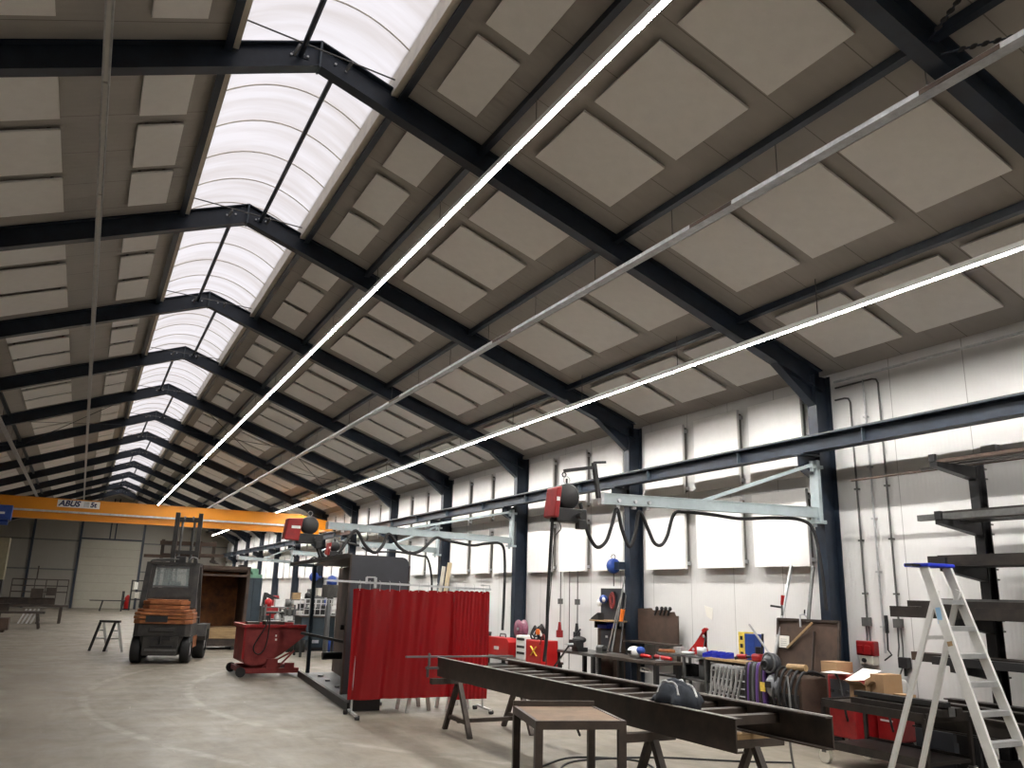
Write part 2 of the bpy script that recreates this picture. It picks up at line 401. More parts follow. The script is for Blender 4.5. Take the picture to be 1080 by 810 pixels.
# portal frames
def portal(k):
    y = YA+k*BAY
    t = thing('portal_frame', 'navy steel portal frame, %s one from the camera' % ORD[k+2], 'steel frame', 'portal frames along the hall')
    D = .33
    for sgn in (1, -1):
        X = lambda x: x if sgn > 0 else mir(x)
        b = MB()
        cz = .06-D/2/math.cos(math.atan(SL))
        Dv = D/math.cos(math.atan(SL)); e_ = XR-.16; tf = .018
        def strip(a_, b_, wy): b.prism([(XA, y-wy/2, ZA+.06-a_), (X(e_), y-wy/2, zr(e_)+.06-a_), (X(e_), y-wy/2, zr(e_)+.06-b_), (XA, y-wy/2, ZA+.06-b_)], (0, wy, 0))
        strip(0, tf, .17); strip(tf, Dv-tf, .012); strip(Dv-tf, Dv, .17)
        obj('rafter', b, 'steel_navy', t)
        h = MB(); xe = XR-.35; xs = xe-.75
        zb = lambda x: zr(x)+cz-D/2/math.cos(math.atan(SL))
        h.prism([(X(xs), y-.008, zb(xs)), (X(xe), y-.008, zb(xe)+.02), (X(xe), y-.008, zb(xe)-.30)], (0, .016, 0))
        h.bar((X(xs), y, zb(xs)), (X(xe), y, zb(xe)-.30), .15, .014)
        obj('haunch', h, 'steel_navy', t)
        cc = MB(); xc = XR-.185
        cc.ibeam((X(xc), y, .0), (X(xc), y, zr(XR-.02)+.02), .18, .33, up=(1, 0, 0))
        cc.box(X(xc)-.17, X(xc)+.17, y-.12, y+.12, 0, .02)
        obj('column', cc, 'steel_navy', t)
        cb = MB(); cb.box(X(9.38), X(9.75), y-.09, y+.09, 3.955, 3.975); cb.box(X(9.38), X(9.75), y-.008, y+.008, 3.79, 3.96)
        cb.prism([(X(9.75), y-.08, 3.60), (X(9.75), y-.08, 3.79), (X(9.38), y-.08, 3.79)], (0, .16, 0))
        obj('corbel', cb, 'steel_navy', t)
        bo = MB()
        for q in (.16, .30): 
            bx = X(XA+q+.04); bo.cyl((bx, y-.03, zr(bx)-.09), (bx, y-.006, zr(bx)-.09), .016, 8)
        obj('bolts', bo, 'galv', t)
    b = MB(); b.box(XA-.012, XA+.012, y-.087, y+.087, ZA-.31, ZA+.045); obj('ridge_plate', b, 'steel_navy_l', t)
    rebase(t, (XR-.185, y, 0)); return t
for k in range(-1, 12): portal(k)

# round ridge ties, alternating either side of the ridge
for k in range(-2, 11):
    s = -1 if k % 2 else 1
    x = XA+.23*s; y0 = YA+k*BAY; zt = zr(x)-.10
    t = thing('ridge_tie', 'dark round tie tube under the rooflight in the %s bay' % bay(k), 'tie tube', 'tie tubes along the ridge')
    obj('tube', MB().cyl((x, y0+.01, zt), (x, y0+BAY-.01, zt), .035, 10), 'steel_navy', t)
    for yy in (y0+.012, y0+BAY-.018): obj('end_plate', MB().box(x-.11, x+.11, yy, yy+.006, zt-.03, zt+.03), 'steel_navy', t)
    bb = MB()
    for q in (-.085, .085): bb.cyl((x+q, y0+BAY-.035, zt), (x+q, y0+BAY-.018, zt), .014, 8)
    obj('bolts', bb, 'galv', t); rebase(t, (x, y0, zt))
# thin tie rods across the rooflight just in front of each frame
for k in range(0, 11):
    y = YA+k*BAY-.22; z = zr(SKX1)+.15
    t = thing('tie_rod', 'thin steel rod across the rooflight before the %s frame' % ORD[k+2], 'tie rod', 'rods across the rooflight')
    obj('rod', MB().cyl((SKX0+.003, y-.15, z), (SKX1-.003, y+.1, z), .010, 6), 'galv_dark', t)
    h = MB()
    for q in (-.28, .36): h.bar((XA+q, y, z), (XA+q-.04, y+.12, z-.06), .02, .06)
    obj('clip', h, 'galv_dark', t); rebase(t, (SKX0, y, z))

# acoustic panels under the roof
STRIPS = [(3.09, 3.63), (4.48, 5.63), (6.62, 7.79), (8.50, 9.66)]
YP = [(.42, 1.52), (1.80, 3.02), (3.24, 4.42)]
SN = ['short row by the rooflight', 'second row from rooflight', 'third row from rooflight', 'row along the eaves']
PN = ['first', 'middle', 'last']
protos = {}
def roof_panel(x0, x1, y0, y1):
    key = (x0, y0)
    if key in protos:
        return copy_tree(protos[key])
    t = bpy.data.objects.new('acoustic_tile', None); COL.objects.link(t)
    b = MB(); L = (x1-x0)/math.cos(math.atan(SL)); b.box(-L/2, L/2, 0, y1-y0, -.028, .0)
    o = obj('panel', b, 'acoustic', t)
    r = MB()
    for q in (-L/2+.12, L/2-.12): r.box(q-.02, q+.02, .05, y1-y0-.05, .0, .045)
    obj('batten', r, 'galv_dark', t)
    protos[key] = t; return t
for k in range(-3, 12):
    for sgn in (1, -1):
        for si, (x0, x1) in enumerate(STRIPS):
            for pi, (q0, q1) in enumerate(YP):
                y0 = YA+k*BAY+q0; y1 = YA+k*BAY+q1; xc = (x0+x1)/2; xx = xc if sgn > 0 else mir(xc)
                if not (in_view((xx, y0, zr(xx)), 60) or in_view((xx, y1, zr(xx)), 60)): continue
                if sgn < 0 and (si == 3 or (si == 2 and k > 7)): continue
                if sgn > 0 and si == 3 and k > 9: continue
                t = roof_panel(x0, x1, y0, y1); t.location = (xx, y0, zr(xx)+.025); t.rotation_euler = (0, math.atan(SL)*sgn, 0)
                tag(t, '%s acoustic panel, %s bay, %s, %s slope' % (PN[pi], bay(k), SN[si], 'lit' if sgn > 0 else 'unlit'), 'ceiling panel', 'acoustic panels under the roof', 'thing')

# acoustic panels on the wall
wp = {}
def wall_panel(y0, y1, z0, z1):
    key = (round(y1-y0, 3), z0)
    if key in wp: return copy_tree(wp[key])
    t = bpy.data.objects.new('acoustic_screen', None); COL.objects.link(t); w = y1-y0
    obj('panel', MB().box(0, .03, 0, w, 0, z1-z0), 'acoustic', t)
    f = MB(); f.box(.03, .05, .0, .03, 0, z1-z0); f.box(.03, .05, w-.03, w, 0, z1-z0); f.box(.03, .05, .03, w-.03, 0, .03); f.box(.03, .05, .03, w-.03, z1-z0-.03, z1-z0)
    obj('rim', f, 'acoustic_edge', t)
    obj('gap_shade', MB().box(.05, .145, .05, w-.05, .05, z1-z0-.05), 'gap_shade', t)  # dark-coloured box stands in for the shaded gap between panel and wall
    br = MB()
    for yy in (.12, w-.12):
        for zz in (.1, z1-z0-.12): br.box(.05, .15, yy-.03, yy+.03, zz-.02, zz+.02) if False else br.box(.06, .15, (.01 if yy < w/2 else w-.05), (.05 if yy < w/2 else w-.01), zz-.03, zz+.03)
    obj('bracket', br, 'galv', t)
    wp[key] = t; return t
for k in range(0, 12):
    for pi, (q0, q1) in enumerate(((.43, 1.62), (1.90, 3.08), (3.42, 4.64))):
        for row, (z0, z1) in enumerate(((2.35, 3.54), (3.74, 5.08))):
            t = wall_panel(q0, q1, z0, z1); t.location = (XR-.15, YA+k*BAY+q0, z0)
            tag(t, '%s white %s wall panel in the %s bay, %s the crane rail' % (PN[pi], 'lower' if row == 0 else 'upper', bay(k), 'below' if row == 0 else 'above'), 'wall panel', 'white panels on the side wall', 'thing')
# bright vertical cable risers beside each column at rail level
for k in range(0, 8):
    y = YA+k*BAY+.26
    single('conduit', MB().cyl((XR-.03, y, 2.2), (XR-.03, y, 4.9), .022, 8), 'galv', 'short pale conduit on the wall beside the %s frame' % ORD[k+2], 'conduit', group='conduits beside the columns')

# crane runway beams
for sgn in (1, -1):
    X = lambda x: x if sgn > 0 else mir(x)
    t = thing('runway_beam', 'navy steel runway beam with a crane rail %s' % ('in front of the white wall panels' if sgn > 0 else 'along the unlit side of the hall'), 'crane rail', 'crane runway beams')
    obj('beam', MB().ibeam((X(9.5), YF+.3, 4.10), (X(9.5), YB-.2, 4.10), .20, .235, t=.018), 'steel_navy', t)
    obj('rail', MB().box(X(9.5)-.025, X(9.5)+.025, YF+.3, YB-.2, 4.2175, 4.25), 'galv_dark', t)
    s0 = None
    for k in range(-2, 24):
        y = YA+k*BAY/2+BAY/2*0+1.35
        if s0 is None: s0 = obj('stiffener', MB().box(X(9.42), X(9.58), -.006, .006, 4.0, 4.2), 'steel_navy_l', t); s_ = s0
        else: s_ = s0.copy(); COL.objects.link(s_); s_.parent = t
        s_.location.y = y
    rebase(t, (X(9.5), YF+.3, 3.98))

# strip light lines
def light_line(x, z, y0, n, mod, label, lit, hx=None):
    t = thing('strip_light', label, 'strip light', 'strip light lines')
    y1 = y0+n*mod
    obj('trunking', MB().box(x-.040, x+.040, y0, y1, z-.004, z+.045).box(x-.040, x-.035, y0, y1, z-.026, z-.004).box(x+.035, x+.040, y0, y1, z-.026, z-.004), 'white' if lit else 'galv', t)  # side lips added to cut the strips' light off at high angles
    if lit:
        m0 = None
        for i in range(n):
            if m0 is None: m0 = obj('diffuser', MB().box(x-.034, x+.034, y0+.012, y0+mod-.012, z-.012, z-.004), 'led', t); q = m0
            else: q = m0.copy(); COL.objects.link(q); q.parent = t
            q.location.y = i*mod
    else:
        m0 = None
        for i in range(n):
            if m0 is None: m0 = obj('cover', MB().box(x-.02, x+.02, y0+.02, y0+mod-.02, z-.03, z), 'led_off', t); q = m0
            else: q = m0.copy(); COL.objects.link(q); q.parent = t
            q.location.y = i*mod
    h0 = None
    for i in range(n):
        yy = y0+mod*(i+.5); top = zr(x)+(-.045 if abs(abs(x-XA)-2.212) < .08 else OFF)
        if h0 is None: h0 = obj('hanger', MB().cyl((x, yy, z+.045), (x, yy, top), .006, 5), 'galv_dark', t); q = h0
        else: q = h0.copy(); COL.objects.link(q); q.parent = t
        q.location.y = i*mod
    for o in t.children: pass
    L = Vector((x, y0, z)); t.location = L
    done = set()
    for c_ in t.children:
        if c_.data.name in done: continue
        done.add(c_.data.name); c_.data.transform(Matrix.Translation(-L))
    return t
light_line(3.973, 7.03, 5.972-2.935*4, 24, 2.935, 'lit strip light line hung tight under the slope next to the rooflight', True)
light_line(8.19, 5.43, 5.86-2.935*4, 24, 2.935, 'lit strip light line hung low near the white wall panels', True)
light_line(-.487, 7.03, 5.972-2.935*4, 24, 2.935, 'unlit strip light line under the dim slope', False)

# cable trays hung from the roof on rods
def tray(x, z, label):
    t = thing('cable_tray', label, 'cable tray', 'cable trays under the roof')
    y0, y1 = -5.5, YB-1
    b = MB(); b.box(x-.06, x+.06, y0, y1, z-.004, z); b.box(x-.063, x-.058, y0, y1, z-.004, z+.05); b.box(x+.058, x+.063, y0, y1, z-.004, z+.05)
    obj('tray', b, 'galv', t)
    r0 = None; n = 0; y = -5.04
    while y < y1:
        if r0 is None: r0 = obj('rod', MB().cyl((x, y, z), (x, y, zr(x)+OFF), .006, 5), 'galv_dark', t); q = r0
        else: q = r0.copy(); COL.objects.link(q); q.parent = t
        q.location.y = 1.83*n; n += 1; y += 1.83
    for yy in (3.4, 6.6, 12.2, 18.0): obj('splice', MB().box(x-.066, x-.0635, yy, yy+.75, z-.004, z+.045), 'rust_dark', t)
    L = Vector((x, y0, z)); t.location = L; done = set()
    for c_ in t.children:
        if c_.data.name in done: continue
        done.add(c_.data.name); c_.data.transform(Matrix.Translation(-L))
    return t
tray(6.17, 6.24, 'galvanised cable tray hung on rods under the lit slope')
tray(mir(6.17), 6.24, 'galvanised cable tray hung on rods under the dim slope')

# ------------------------------------------------------------------ overhead travelling crane
def crane():
    t = thing('overhead_crane', 'yellow overhead travelling crane girder spanning the hall', 'crane')
    Y = 36.7; x0, x1 = mir(9.5)-.2, 9.7
    g = MB(); g.prism([(x0, Y-.09, 4.36), (x1, Y-.09, 4.36), (x1, Y-.09, 4.72), (x1-1.4, Y-.09, 4.93), (x0+1.4, Y-.09, 4.93), (x0, Y-.09, 4.72)], (0, .18, 0))
    g.box(x0+.6, x1-.6, Y-.075, Y+.075, 4.19, 4.36); g.box(x0+.6, x1-.6, Y-.15, Y+.15, 4.15, 4.19)
    g.box(x0+1.4, x1-1.4, Y-.14, Y+.14, 4.93, 4.96)
    obj('girder', g, 'yellow', t)
    obj('supply_rail', MB().box(x0+.5, x1-.9, Y-.16, Y-.09, 4.42, 4.49), 'galv', t)
    for x in (9.5, mir(9.5)):
        e = MB(); e.box(x-.11, x+.11, Y-1.5, Y+1.5, 4.30, 4.56); o = obj('end_carriage', e, 'yellow', t)
        for s in (-1.2, 1.2): obj('wheel', MB().cyl((x-.04, Y+s, 4.36), (x+.04, Y+s, 4.36), .10, 16), 'black', o)
        for s in (-1.55, 1.5): obj('buffer', MB().cyl((x, Y+s, 4.43), (x, Y+s+.06, 4.43), .06, 12), 'rubber', o)
    pl = obj('nameplate', MB().box(-1.19, .30, Y-.10, Y-.091, 4.64, 4.92), 'white', t)
    def text(s, x, z, size, m, sh=.0):
        c_ = bpy.data.curves.new('lettering', 'FONT'); c_.body = s; c_.size = size; c_.extrude = .004; c_.shear = sh; c_.offset = .011; c_.resolution_u = 6
        o = bpy.data.objects.new('lettering', c_); COL.objects.link(o); bpy.context.view_layer.update()
        me = bpy.data.meshes.new_from_object(o.evaluated_get(bpy.context.evaluated_depsgraph_get())); bpy.data.objects.remove(o)
        me.transform(Matrix.Translation((x, Y-.105, z)) @ Matrix.Rotation(PI/2, 4, 'X')); o = bpy.data.objects.new('lettering', me); COL.objects.link(o)
        me.materials.clear(); me.materials.append(MT[m]); o.parent = pl; return o
    a = text('ABUS', -1.14, 4.69, .30, 'navytext', .25); b = text('5t', -.04, 4.70, .26, 'navytext', .1)
    obj('grey_square', MB().box(-.27, -.08, Y-.104, Y-.10, 4.68, 4.89), 'galv', pl)
    h = MB(); h.box(-3.25, -2.62, Y-.46, Y-.17, 4.02, 4.56); h.box(-3.6, -3.25, Y-.4, Y+.3, 3.9, 4.14); h.cyl((-3.3, Y-.2, 3.95), (-2.72, Y-.2, 3.95), .13, 14)
    hb = obj('hoist', h, 'blue', t, .02)
    obj('hoist_mark', MB().box(-3.16, -2.85, Y-.466, Y-.461, 4.22, 4.30), 'white', hb)
    hk = MB(); hk.cyl((-3.0, Y, 3.95), (-3.0, Y, 3.6), .012, 6); hk.box(-3.07, -2.93, Y-.04, Y+.04, 3.42, 3.6)
    hk.tube([(-3.0, Y, 3.42), (-3.0, Y, 3.34), (-2.93, Y, 3.28), (-2.98, Y, 3.2), (-3.06, Y, 3.24)], .018, 6); obj('hook', hk, 'black', hb)
    rebase(t, (1.743, Y, 4.25))
MT['navytext'] = mat('navy lettering', (.01, .015, .08), .5, var=.05)
crane()

# ------------------------------------------------------------------ slewing jib arms on the columns
def jib(k, x1, y1, label, z=3.10, tie=.55):
    y0 = YA+k*BAY-.09
    t = thing('jib_crane', label, 'jib arm', 'jib arms on the columns')
    a = MB(); a.box(9.60, 9.66, y0-.07, y0+.09, z-.16, z+.78)
    for zz in (z-.16, z+.66): a.box(9.52, 9.75, y0-.05, y0+.12, zz, zz+.05); a.cyl((9.56, y0, zz-.05), (9.56, y0, zz+.11), .03, 10)
    obj('bracket', a, 'jib', t)
    p0 = Vector((9.60, y0, z)); p1 = Vector((x1, y1, z))
    ar = MB(); ar.bar(p0, p1, .07, .13); ar.bar(p0+Vector((0, 0, .07)), p1+Vector((0, 0, .07)), .09, .012)
    ar.bar(p0-Vector((0, 0, .07)), p1-Vector((0, 0, .07)), .09, .012)
    obj('arm', ar, 'jib', t)
    q = p0.lerp(p1, tie); q.z += .06
    obj('tie_rod', MB().bar((9.58, y0, z+.72), q, .035, .05), 'jib', t)
    e = MB(); d = (p1-p0).normalized(); e.bar(p1-d*.02, p1+d*.02, .12, .16); obj('end_stop', e, 'galv', t)
    tr = None
    for f in (.80, .86, .93):
        c_ = p0.lerp(p1, f); b = MB(); b.box(c_.x-.03, c_.x+.03, c_.y-.02, c_.y+.02, z-.12, z-.06); b.cyl((c_.x, c_.y-.06, z-.02), (c_.x, c_.y+.06, z-.02), .025, 8); obj('cable_trolley', b, 'galv', t)
    return t, p0, p1
def hose(t, name, pts, r, m='rubber', n=6): return obj(name, MB().tube(curve_pts(pts, n), r, 8), m, t)

t, a, b = jib(0, 6.16, 9.42, 'pale blue-grey jib arm beside the large brown steel sheet')
hose(t, 'supply_hose', [(5.80, 9.38, 3.01), (5.86, 9.36, 2.77), (5.93, 9.35, 2.57), (6.05, 9.35, 2.44), (6.19, 9.35, 2.52), (6.28, 9.35, 2.73), (6.37, 9.35, 2.97), (6.45, 9.35, 2.70), (6.57, 9.35, 2.47), (6.67, 9.35, 2.66), (6.74, 9.35, 2.96), (6.88, 9.35, 2.73), (6.98, 9.35, 2.55), (7.10, 9.35, 2.52), (7.21, 9.35, 2.65), (7.32, 9.33, 2.96), (7.49, 9.30, 3.0), (7.92, 9.2, 2.98), (8.36, 9.12, 2.95), (8.9, 9.02, 2.99), (9.32, 8.92, 2.98), (9.5, 8.85, 2.83), (9.56, 8.8, 2.29), (9.58, 8.78, 1.7)], .025)
post = MB(); post.bar((6.12, 9.42, 3.10), (6.04, 9.42, 3.58), .05, .06); post.bar((6.06, 9.42, 3.52), (5.56, 9.40, 3.42), .04, .045); post.tube([(5.56+.03*math.cos(a_), 9.40, 3.37+.03*math.sin(a_)) for a_ in [i*PI/4 for i in range(8)]], .008, 6, closed=True)
post.bar((6.04, 9.42, 3.58), (6.22, 9.40, 3.60), .04, .03)
obj('gallows', post, 'black', t); rebase(t, (9.66, YA-.09, 2.95))

def feeder(x, y, z, s, label, rw=0.):
    """wire feed unit: red housing, black spool cover, motor block, whip lead"""
    t = thing('wire_feeder', label, 'wire feeder', 'wire feeders on the jib arms')
    h = MB(); h.prism([(x-(.27+rw)*s, y-.15, z-.28*s), (x-.20*s, y-.15, z-.30*s), (x-.15*s, y-.15, z+.12*s), (x-(.22+rw)*s, y-.15, z+.10*s)], (0, .30, 0)); obj('housing', h, 'red', t, .015)
    obj('decal', MB().box(x-(.235+rw*.6)*s, x-.19*s, y-.156, y-.151, z-.08*s, z-.03*s), 'white', t)
    d = MB(); d.lathe((x, y, z+.0), [(0, -.08), (.14*s, -.08), (.17*s, -.05), (.17*s, .05), (.14*s, .08), (0, .08)], 24, 'y'); obj('spool_cover', d, 'black', t)
    m = MB(); m.box(x-.2*s, x+.26*s, y-.10, y+.10, z-.34*s, z-.16*s); m.cyl((x+.1*s, y-.14, z-.26*s), (x+.1*s, y-.24, z-.26*s), .04, 10); m.box(x+.12*s, x+.24*s, y-.12, y-.02, z-.42*s, z-.3*s)
    obj('drive_unit', m, 'black', t, .01)
    obj('lifting_eye', MB().tube([(x+.05*math.cos(q), y, z+.22*s+.05*math.sin(q)) for q in [i*PI/5 for i in range(10)]], .008, 6, closed=True), 'galv', t)
    st = MB(); st.bar((x, y, z+.17*s), (x, y, z+.24*s), .02, .02); obj('strap', st, 'black', t)
    return t
t = feeder(5.60, 9.40, 3.08, 1.0, 'red and black wire feed unit hanging from the jib arm above the ladder-shaped frame')
hose(t, 'whip_lead', [(5.38, 9.38, 2.80), (5.37, 9.4, 2.4), (5.34, 9.4, 1.8), (5.33, 9.4, 1.3), (5.31, 9.42, 1.0)], .022)
hose(t, 'guide_wire', [(5.44, 9.38, 2.80), (5.52, 9.4, 2.66), (5.42, 9.4, 2.5), (5.38, 9.4, 1.9), (5.33, 9.4, 1.3)], .006)
rebase(t, (5.6, 9.4, 2.66))

t, a, b = jib(2, 4.56, 17.6, 'long pale blue-grey jib arm reaching over the red welding curtain', 3.13, .62)
hose(t, 'supply_hose', [(4.29, 17.55, 2.76), (4.48, 17.55, 2.51), (4.64, 17.55, 2.36), (4.79, 17.55, 2.49), (4.99, 17.6, 2.8), (5.2, 17.66, 3.06), (5.44, 17.7, 2.76), (5.67, 17.7, 2.61), (5.85, 17.72, 2.78), (5.99, 17.76, 3.04), (6.27, 17.8, 2.76), (6.55, 17.85, 2.65), (6.84, 17.9, 2.73), (7.17, 17.95, 3.02), (7.48, 18.1, 3.0), (8.3, 18.4, 2.93), (8.77, 18.6, 3.0), (9.3, 18.78, 3.02), (9.42, 18.8, 2.6), (9.40, 18.75, 1.7), (9.36, 18.7, .95)], .035)
rebase(t, (9.66, YA+2*BAY-.09, 2.97))
t = feeder(4.14, 17.5, 3.10, 1.12, 'red and black wire feed unit hanging beside the yellow crane girder', .2)
hose(t, 'whip_lead', [(4.3, 17.5, 2.74), (4.45, 17.45, 2.4), (4.62, 17.4, 2.33)], .03); rebase(t, (4.14, 17.5, 2.6))
t, a, b = jib(3, 6.7, 22.4, 'short pale blue-grey jib arm behind the dark grey booth panel', 3.05, .6)
hose(t, 'supply_hose', [(6.8, 22.4, 2.95), (7.1, 22.4, 2.85), (8.0, 22.9, 2.9), (9.0, 23.6, 2.85), (9.25, 23.7, 2.8), (9.45, 23.8, 2.3), (9.5, 23.8, 1.6)], .03); rebase(t, (9.66, YA+3*BAY-.09, 2.9))
t = feeder(5.55, 20.6, 2.85, .75, 'small red wire feed unit hanging above the steel booth'); 
hose(t, 'suspension_cable', [(5.55, 20.6, 2.98), (5.9, 21.3, 3.02), (6.72, 22.4, 3.0)], .03); rebase(t, (5.55, 20.6, 2.5))
t, a, b = jib(7, 6.3, 40.0, 'pale jib arm far down the hall beyond the booth', 3.12); rebase(t, (9.66, YA+7*BAY-.09, 2.95))
t, a, b = jib(5, 6.9, 31.6, 'pale jib arm over the benches behind the red skip', 3.12)
hose(t, 'supply_hose', [(7.0, 31.7, 3.0), (7.5, 32.1, 2.7), (8.0, 32.5, 3.0), (8.6, 32.9, 2.7), (9.2, 33.4, 3.0), (9.5, 33.8, 2.6), (9.5, 33.8, 1.2)], .03); rebase(t, (9.66, YA+5*BAY-.09, 2.95))

# ------------------------------------------------------------------ forklift (drawn facing +Y at the origin, then turned)
def wheel(parent, x, y, r, w, side):
    m = MB(); m.lathe((x, y, r), [(r*.55, -w/2), (r*.93, -w/2), (r, -w/2+.03), (r, w/2-.03), (r*.93, w/2), (r*.55, w/2)], 28, 'x')
    o = obj('wheel', m, 'rubber', parent)
    h = MB(); h.lathe((x, y, r), [(0, w*.30*side), (r*.25, w*.34*side), (r*.4, w*.22*side), (r*.56, w*.42*side), (r*.56, -w*.4*side)], 24, 'x'); obj('hub', h, 'white' if side > 0 else 'galv_dark', o)
    return o
def forklift():
    t = thing('forklift', 'orange and black counterbalance forklift with its mast raised, seen from behind', 'forklift')
    w = .58
    cw = MB()                                   # counterweight: lower block, ribbed belly, stepped top
    def ring(y0, z0, z1, ww, rr=.10):
        P = [(-ww, y0+rr, 0), (-ww+rr, y0, 0), (ww-rr, y0, 0), (ww, y0+rr, 0), (ww, .95, 0), (-ww, .95, 0)]
        cw.prism([(p[0], p[1], z0) for p in P], (0, 0, z1-z0))
    ring(.02, .88, .97, w+.02, .14); ring(.0, .985, 1.05, w+.03, .14); ring(.01, 1.065, 1.13, w+.02, .14); ring(.05, 1.14, 1.20, w-.02, .16)
    ring(.16, 1.21, 1.29, w-.10, .16); ring(.17, 1.305, 1.39, w-.10, .16); ring(.24, 1.39, 1.42, w-.16, .16)
    obj('counterweight', cw, 'orange', t, .012)
    lo = MB(); P = [(-w, .16, 0), (-w+.1, .06, 0), (w-.1, .06, 0), (w, .16, 0), (w, 1.0, 0), (-w, 1.0, 0)]
    lo.prism([(p[0], p[1], .60) for p in P], (0, 0, .28)); lo.box(-.36, .36, .05, 1.0, .18, .60); lo.prism([(-.36, .10, .30), (.36, .10, .30), (.44, .10, .60), (-.44, .10, .60)], (0, .6, 0))
    lo.box(-.26, .26, .03, .09, .70, .80); lo.box(-.40, .40, .9, 2.3, .25, .62)
    obj('chassis', lo, 'fork_dark', t, .015)
    vt = MB(); vt.box(-.34, .10, -.012, .03, .92, 1.06); obj('rear_grille', vt, 'black', t)
    tb = MB(); tb.box(-.14, .20, .02, .05, .52, .60); tb.cyl((0, .0, .45), (0, .0, .62), .02, 8); tb.box(-.20, .26, .02, .06, .36, .41); obj('tow_bar', tb, 'black', t)
    rp = MB(); rp.box(-.30, .34, .035, .05, .28, .33); obj('bumper_bar', rp, 'galv_dark', t)
    for s in (-1, 1): wheel(t, s*.50, .42, .31, .20, s)
    for s in (-1, 1): wheel(t, s*.62, 1.98, .38, .26, s)
    for s in (-1, 1):
        f = MB(); P = [(0, 1.45, .55), (0, 1.52, .82), (0, 2.42, .82), (0, 2.46, .45), (0, 2.32, .45), (0, 2.25, .70), (0, 1.70, .70), (0, 1.62, .45), (0, 1.5, .45)]
        f.prism([(s*.46, p[1], p[2]) for p in P], (s*.32, 0, 0)); o = obj('front_fender', f, 'fork_dark', t)
    sp = MB(); sp.box(.58, .60, .80, 1.45, .32, .58); sp.box(-.60, -.58, .80, 1.45, .32, .58); obj('side_plate', sp, 'orange', t)
    bd = MB(); bd.box(-.57, .57, .85, 1.55, .56, .95); bd.box(-.57, -.50, 1.5, 2.2, .5, .75); bd.box(.50, .57, 1.5, 2.2, .5, .75); bd.box(-.5, .5, .8, 1.2, .95, 1.35); obj('body', bd, 'fork_dark', t, .01)
    fr = MB()                                   # cab posts and roof
    for s in (-1, 1):
        fr.bar((s*.53, .50, 1.22), (s*.50, .72, 2.27), .12, .12, (0, 1, 0)); fr.bar((s*.52, 1.30, .95), (s*.46, 1.20, 2.24), .05, .06, (0, 1, 0)); fr.bar((s*.52, 2.20, .80), (s*.46, 1.90, 2.24), .07, .08, (0, 1, 0))
        fr.bar((s*.46, .70, 2.25), (s*.46, 1.95, 2.25), .07, .07); fr.bar((s*.53, 1.30, .98), (s*.53, 2.18, .98), .03, .04)
    for yy in (.70, .95, 1.2, 1.45, 1.7, 1.95): fr.bar((-.50, yy, 2.26), (.50, yy, 2.26), .08 if yy > .8 else .12, .06)
    fr.bar((-.5, .56, 1.45), (.5, .56, 1.45), .05, .06)
    fr.prism([(-.46, .535, 1.40), (.46, .535, 1.40), (.43, .585, 1.69), (-.43, .585, 1.69)], (0, .02, 0))
    for s in (-1, 1): fr.bar((s*.44, .56, 1.45), (s*.40, .70, 2.24), .10, .05, (0, 1, 0))
    obj('cab_frame', fr, 'fork_dark', t)
    rw = MB(); rw.bar((-.40, .60, 1.72), (.40, .60, 1.72), .03, .045); rw.bar((-.38, .70, 2.17), (.38, .70, 2.17), .03, .045)
    for s in (-1, 1): rw.bar((s*.41, .60, 1.72), (s*.39, .70, 2.17), .045, .03, (0, 1, 0))
    wf = obj('rear_window_frame', rw, 'grey', t)
    obj('pane', MB().prism([(-.39, .61, 1.73), (.39, .61, 1.73), (.37, .70, 2.16), (-.37, .70, 2.16)], (0, .006, 0)), 'glass', wf)
    dw = MB(); dw.prism([(.50, .62, 1.25), (.50, 1.25, 1.0), (.46, 1.18, 2.2), (.46, .78, 2.2)], (.006, 0, 0)); obj('side_pane', dw, 'glass', t)
    gs = MB()
    for yy, zz in ((.72, 2.31), (.80, 2.33)): gs.bar((-.46, yy, zz), (-.02, yy, zz+.02), .025, .025)
    gs.tube(curve_pts([(-.47, .7, 2.2), (-.46, .66, 2.32), (-.2, .68, 2.36), (.1, .7, 2.36)], 4), .018, 8); gs.tube([(.30, .72, 2.3), (.38, .72, 2.42), (.46, .80, 2.40), (.50, .9, 2.2)], .025, 8)
    obj('roof_hose', gs, 'galv_dark', t)
    rl = MB(); rl.box(.02, .24, .74, .95, 2.28, 2.44); obj('work_lamp', rl, 'black', t, .02)
    se = MB(); se.box(-.24, .24, 1.25, 1.75, .95, 1.12); se.box(-.23, .23, 1.18, 1.28, 1.1, 1.72); se.box(-.14, .14, 1.2, 1.27, 1.72, 1.85); obj('seat', se, 'rubber', t, .03)
    sw = MB(); sw.tube([(.17*math.cos(a), 1.98+.06*math.sin(a), 1.32+.16*math.sin(a)) for a in [i*PI/8 for i in range(16)]], .014, 6, closed=True); sw.cyl((0, 1.98, 1.32), (0, 2.2, 1.05), .025, 8); obj('steering_wheel', sw, 'black', t)
    ga = MB(); ga.cyl((.53, .62, 1.0), (.50, .80, 2.0), .035, 10); obj('exhaust_stack', ga, 'galv', t)
    mo = MB()
    for s in (-1, 1): mo.box(s*.36-.06, s*.36+.06, 2.40, 2.56, .12, 2.30)
    mo.box(-.36, .36, 2.42, 2.50, 2.18, 2.30); mo.box(-.36, .36, 2.42, 2.50, .3, .42); obj('outer_mast', mo, 'fork_dark', t)
    mi_ = MB()
    for s in (-1, 1): mi_.box(s*.27-.05, s*.27+.05, 2.45, 2.58, .9, 3.62)
    mi_.box(-.27, .27, 2.47, 2.53, 3.38, 3.50); mi_.box(-.27, .27, 2.47, 2.53, 2.55, 2.64); obj('inner_mast', mi_, 'fork_dark', t)
    cy = MB()
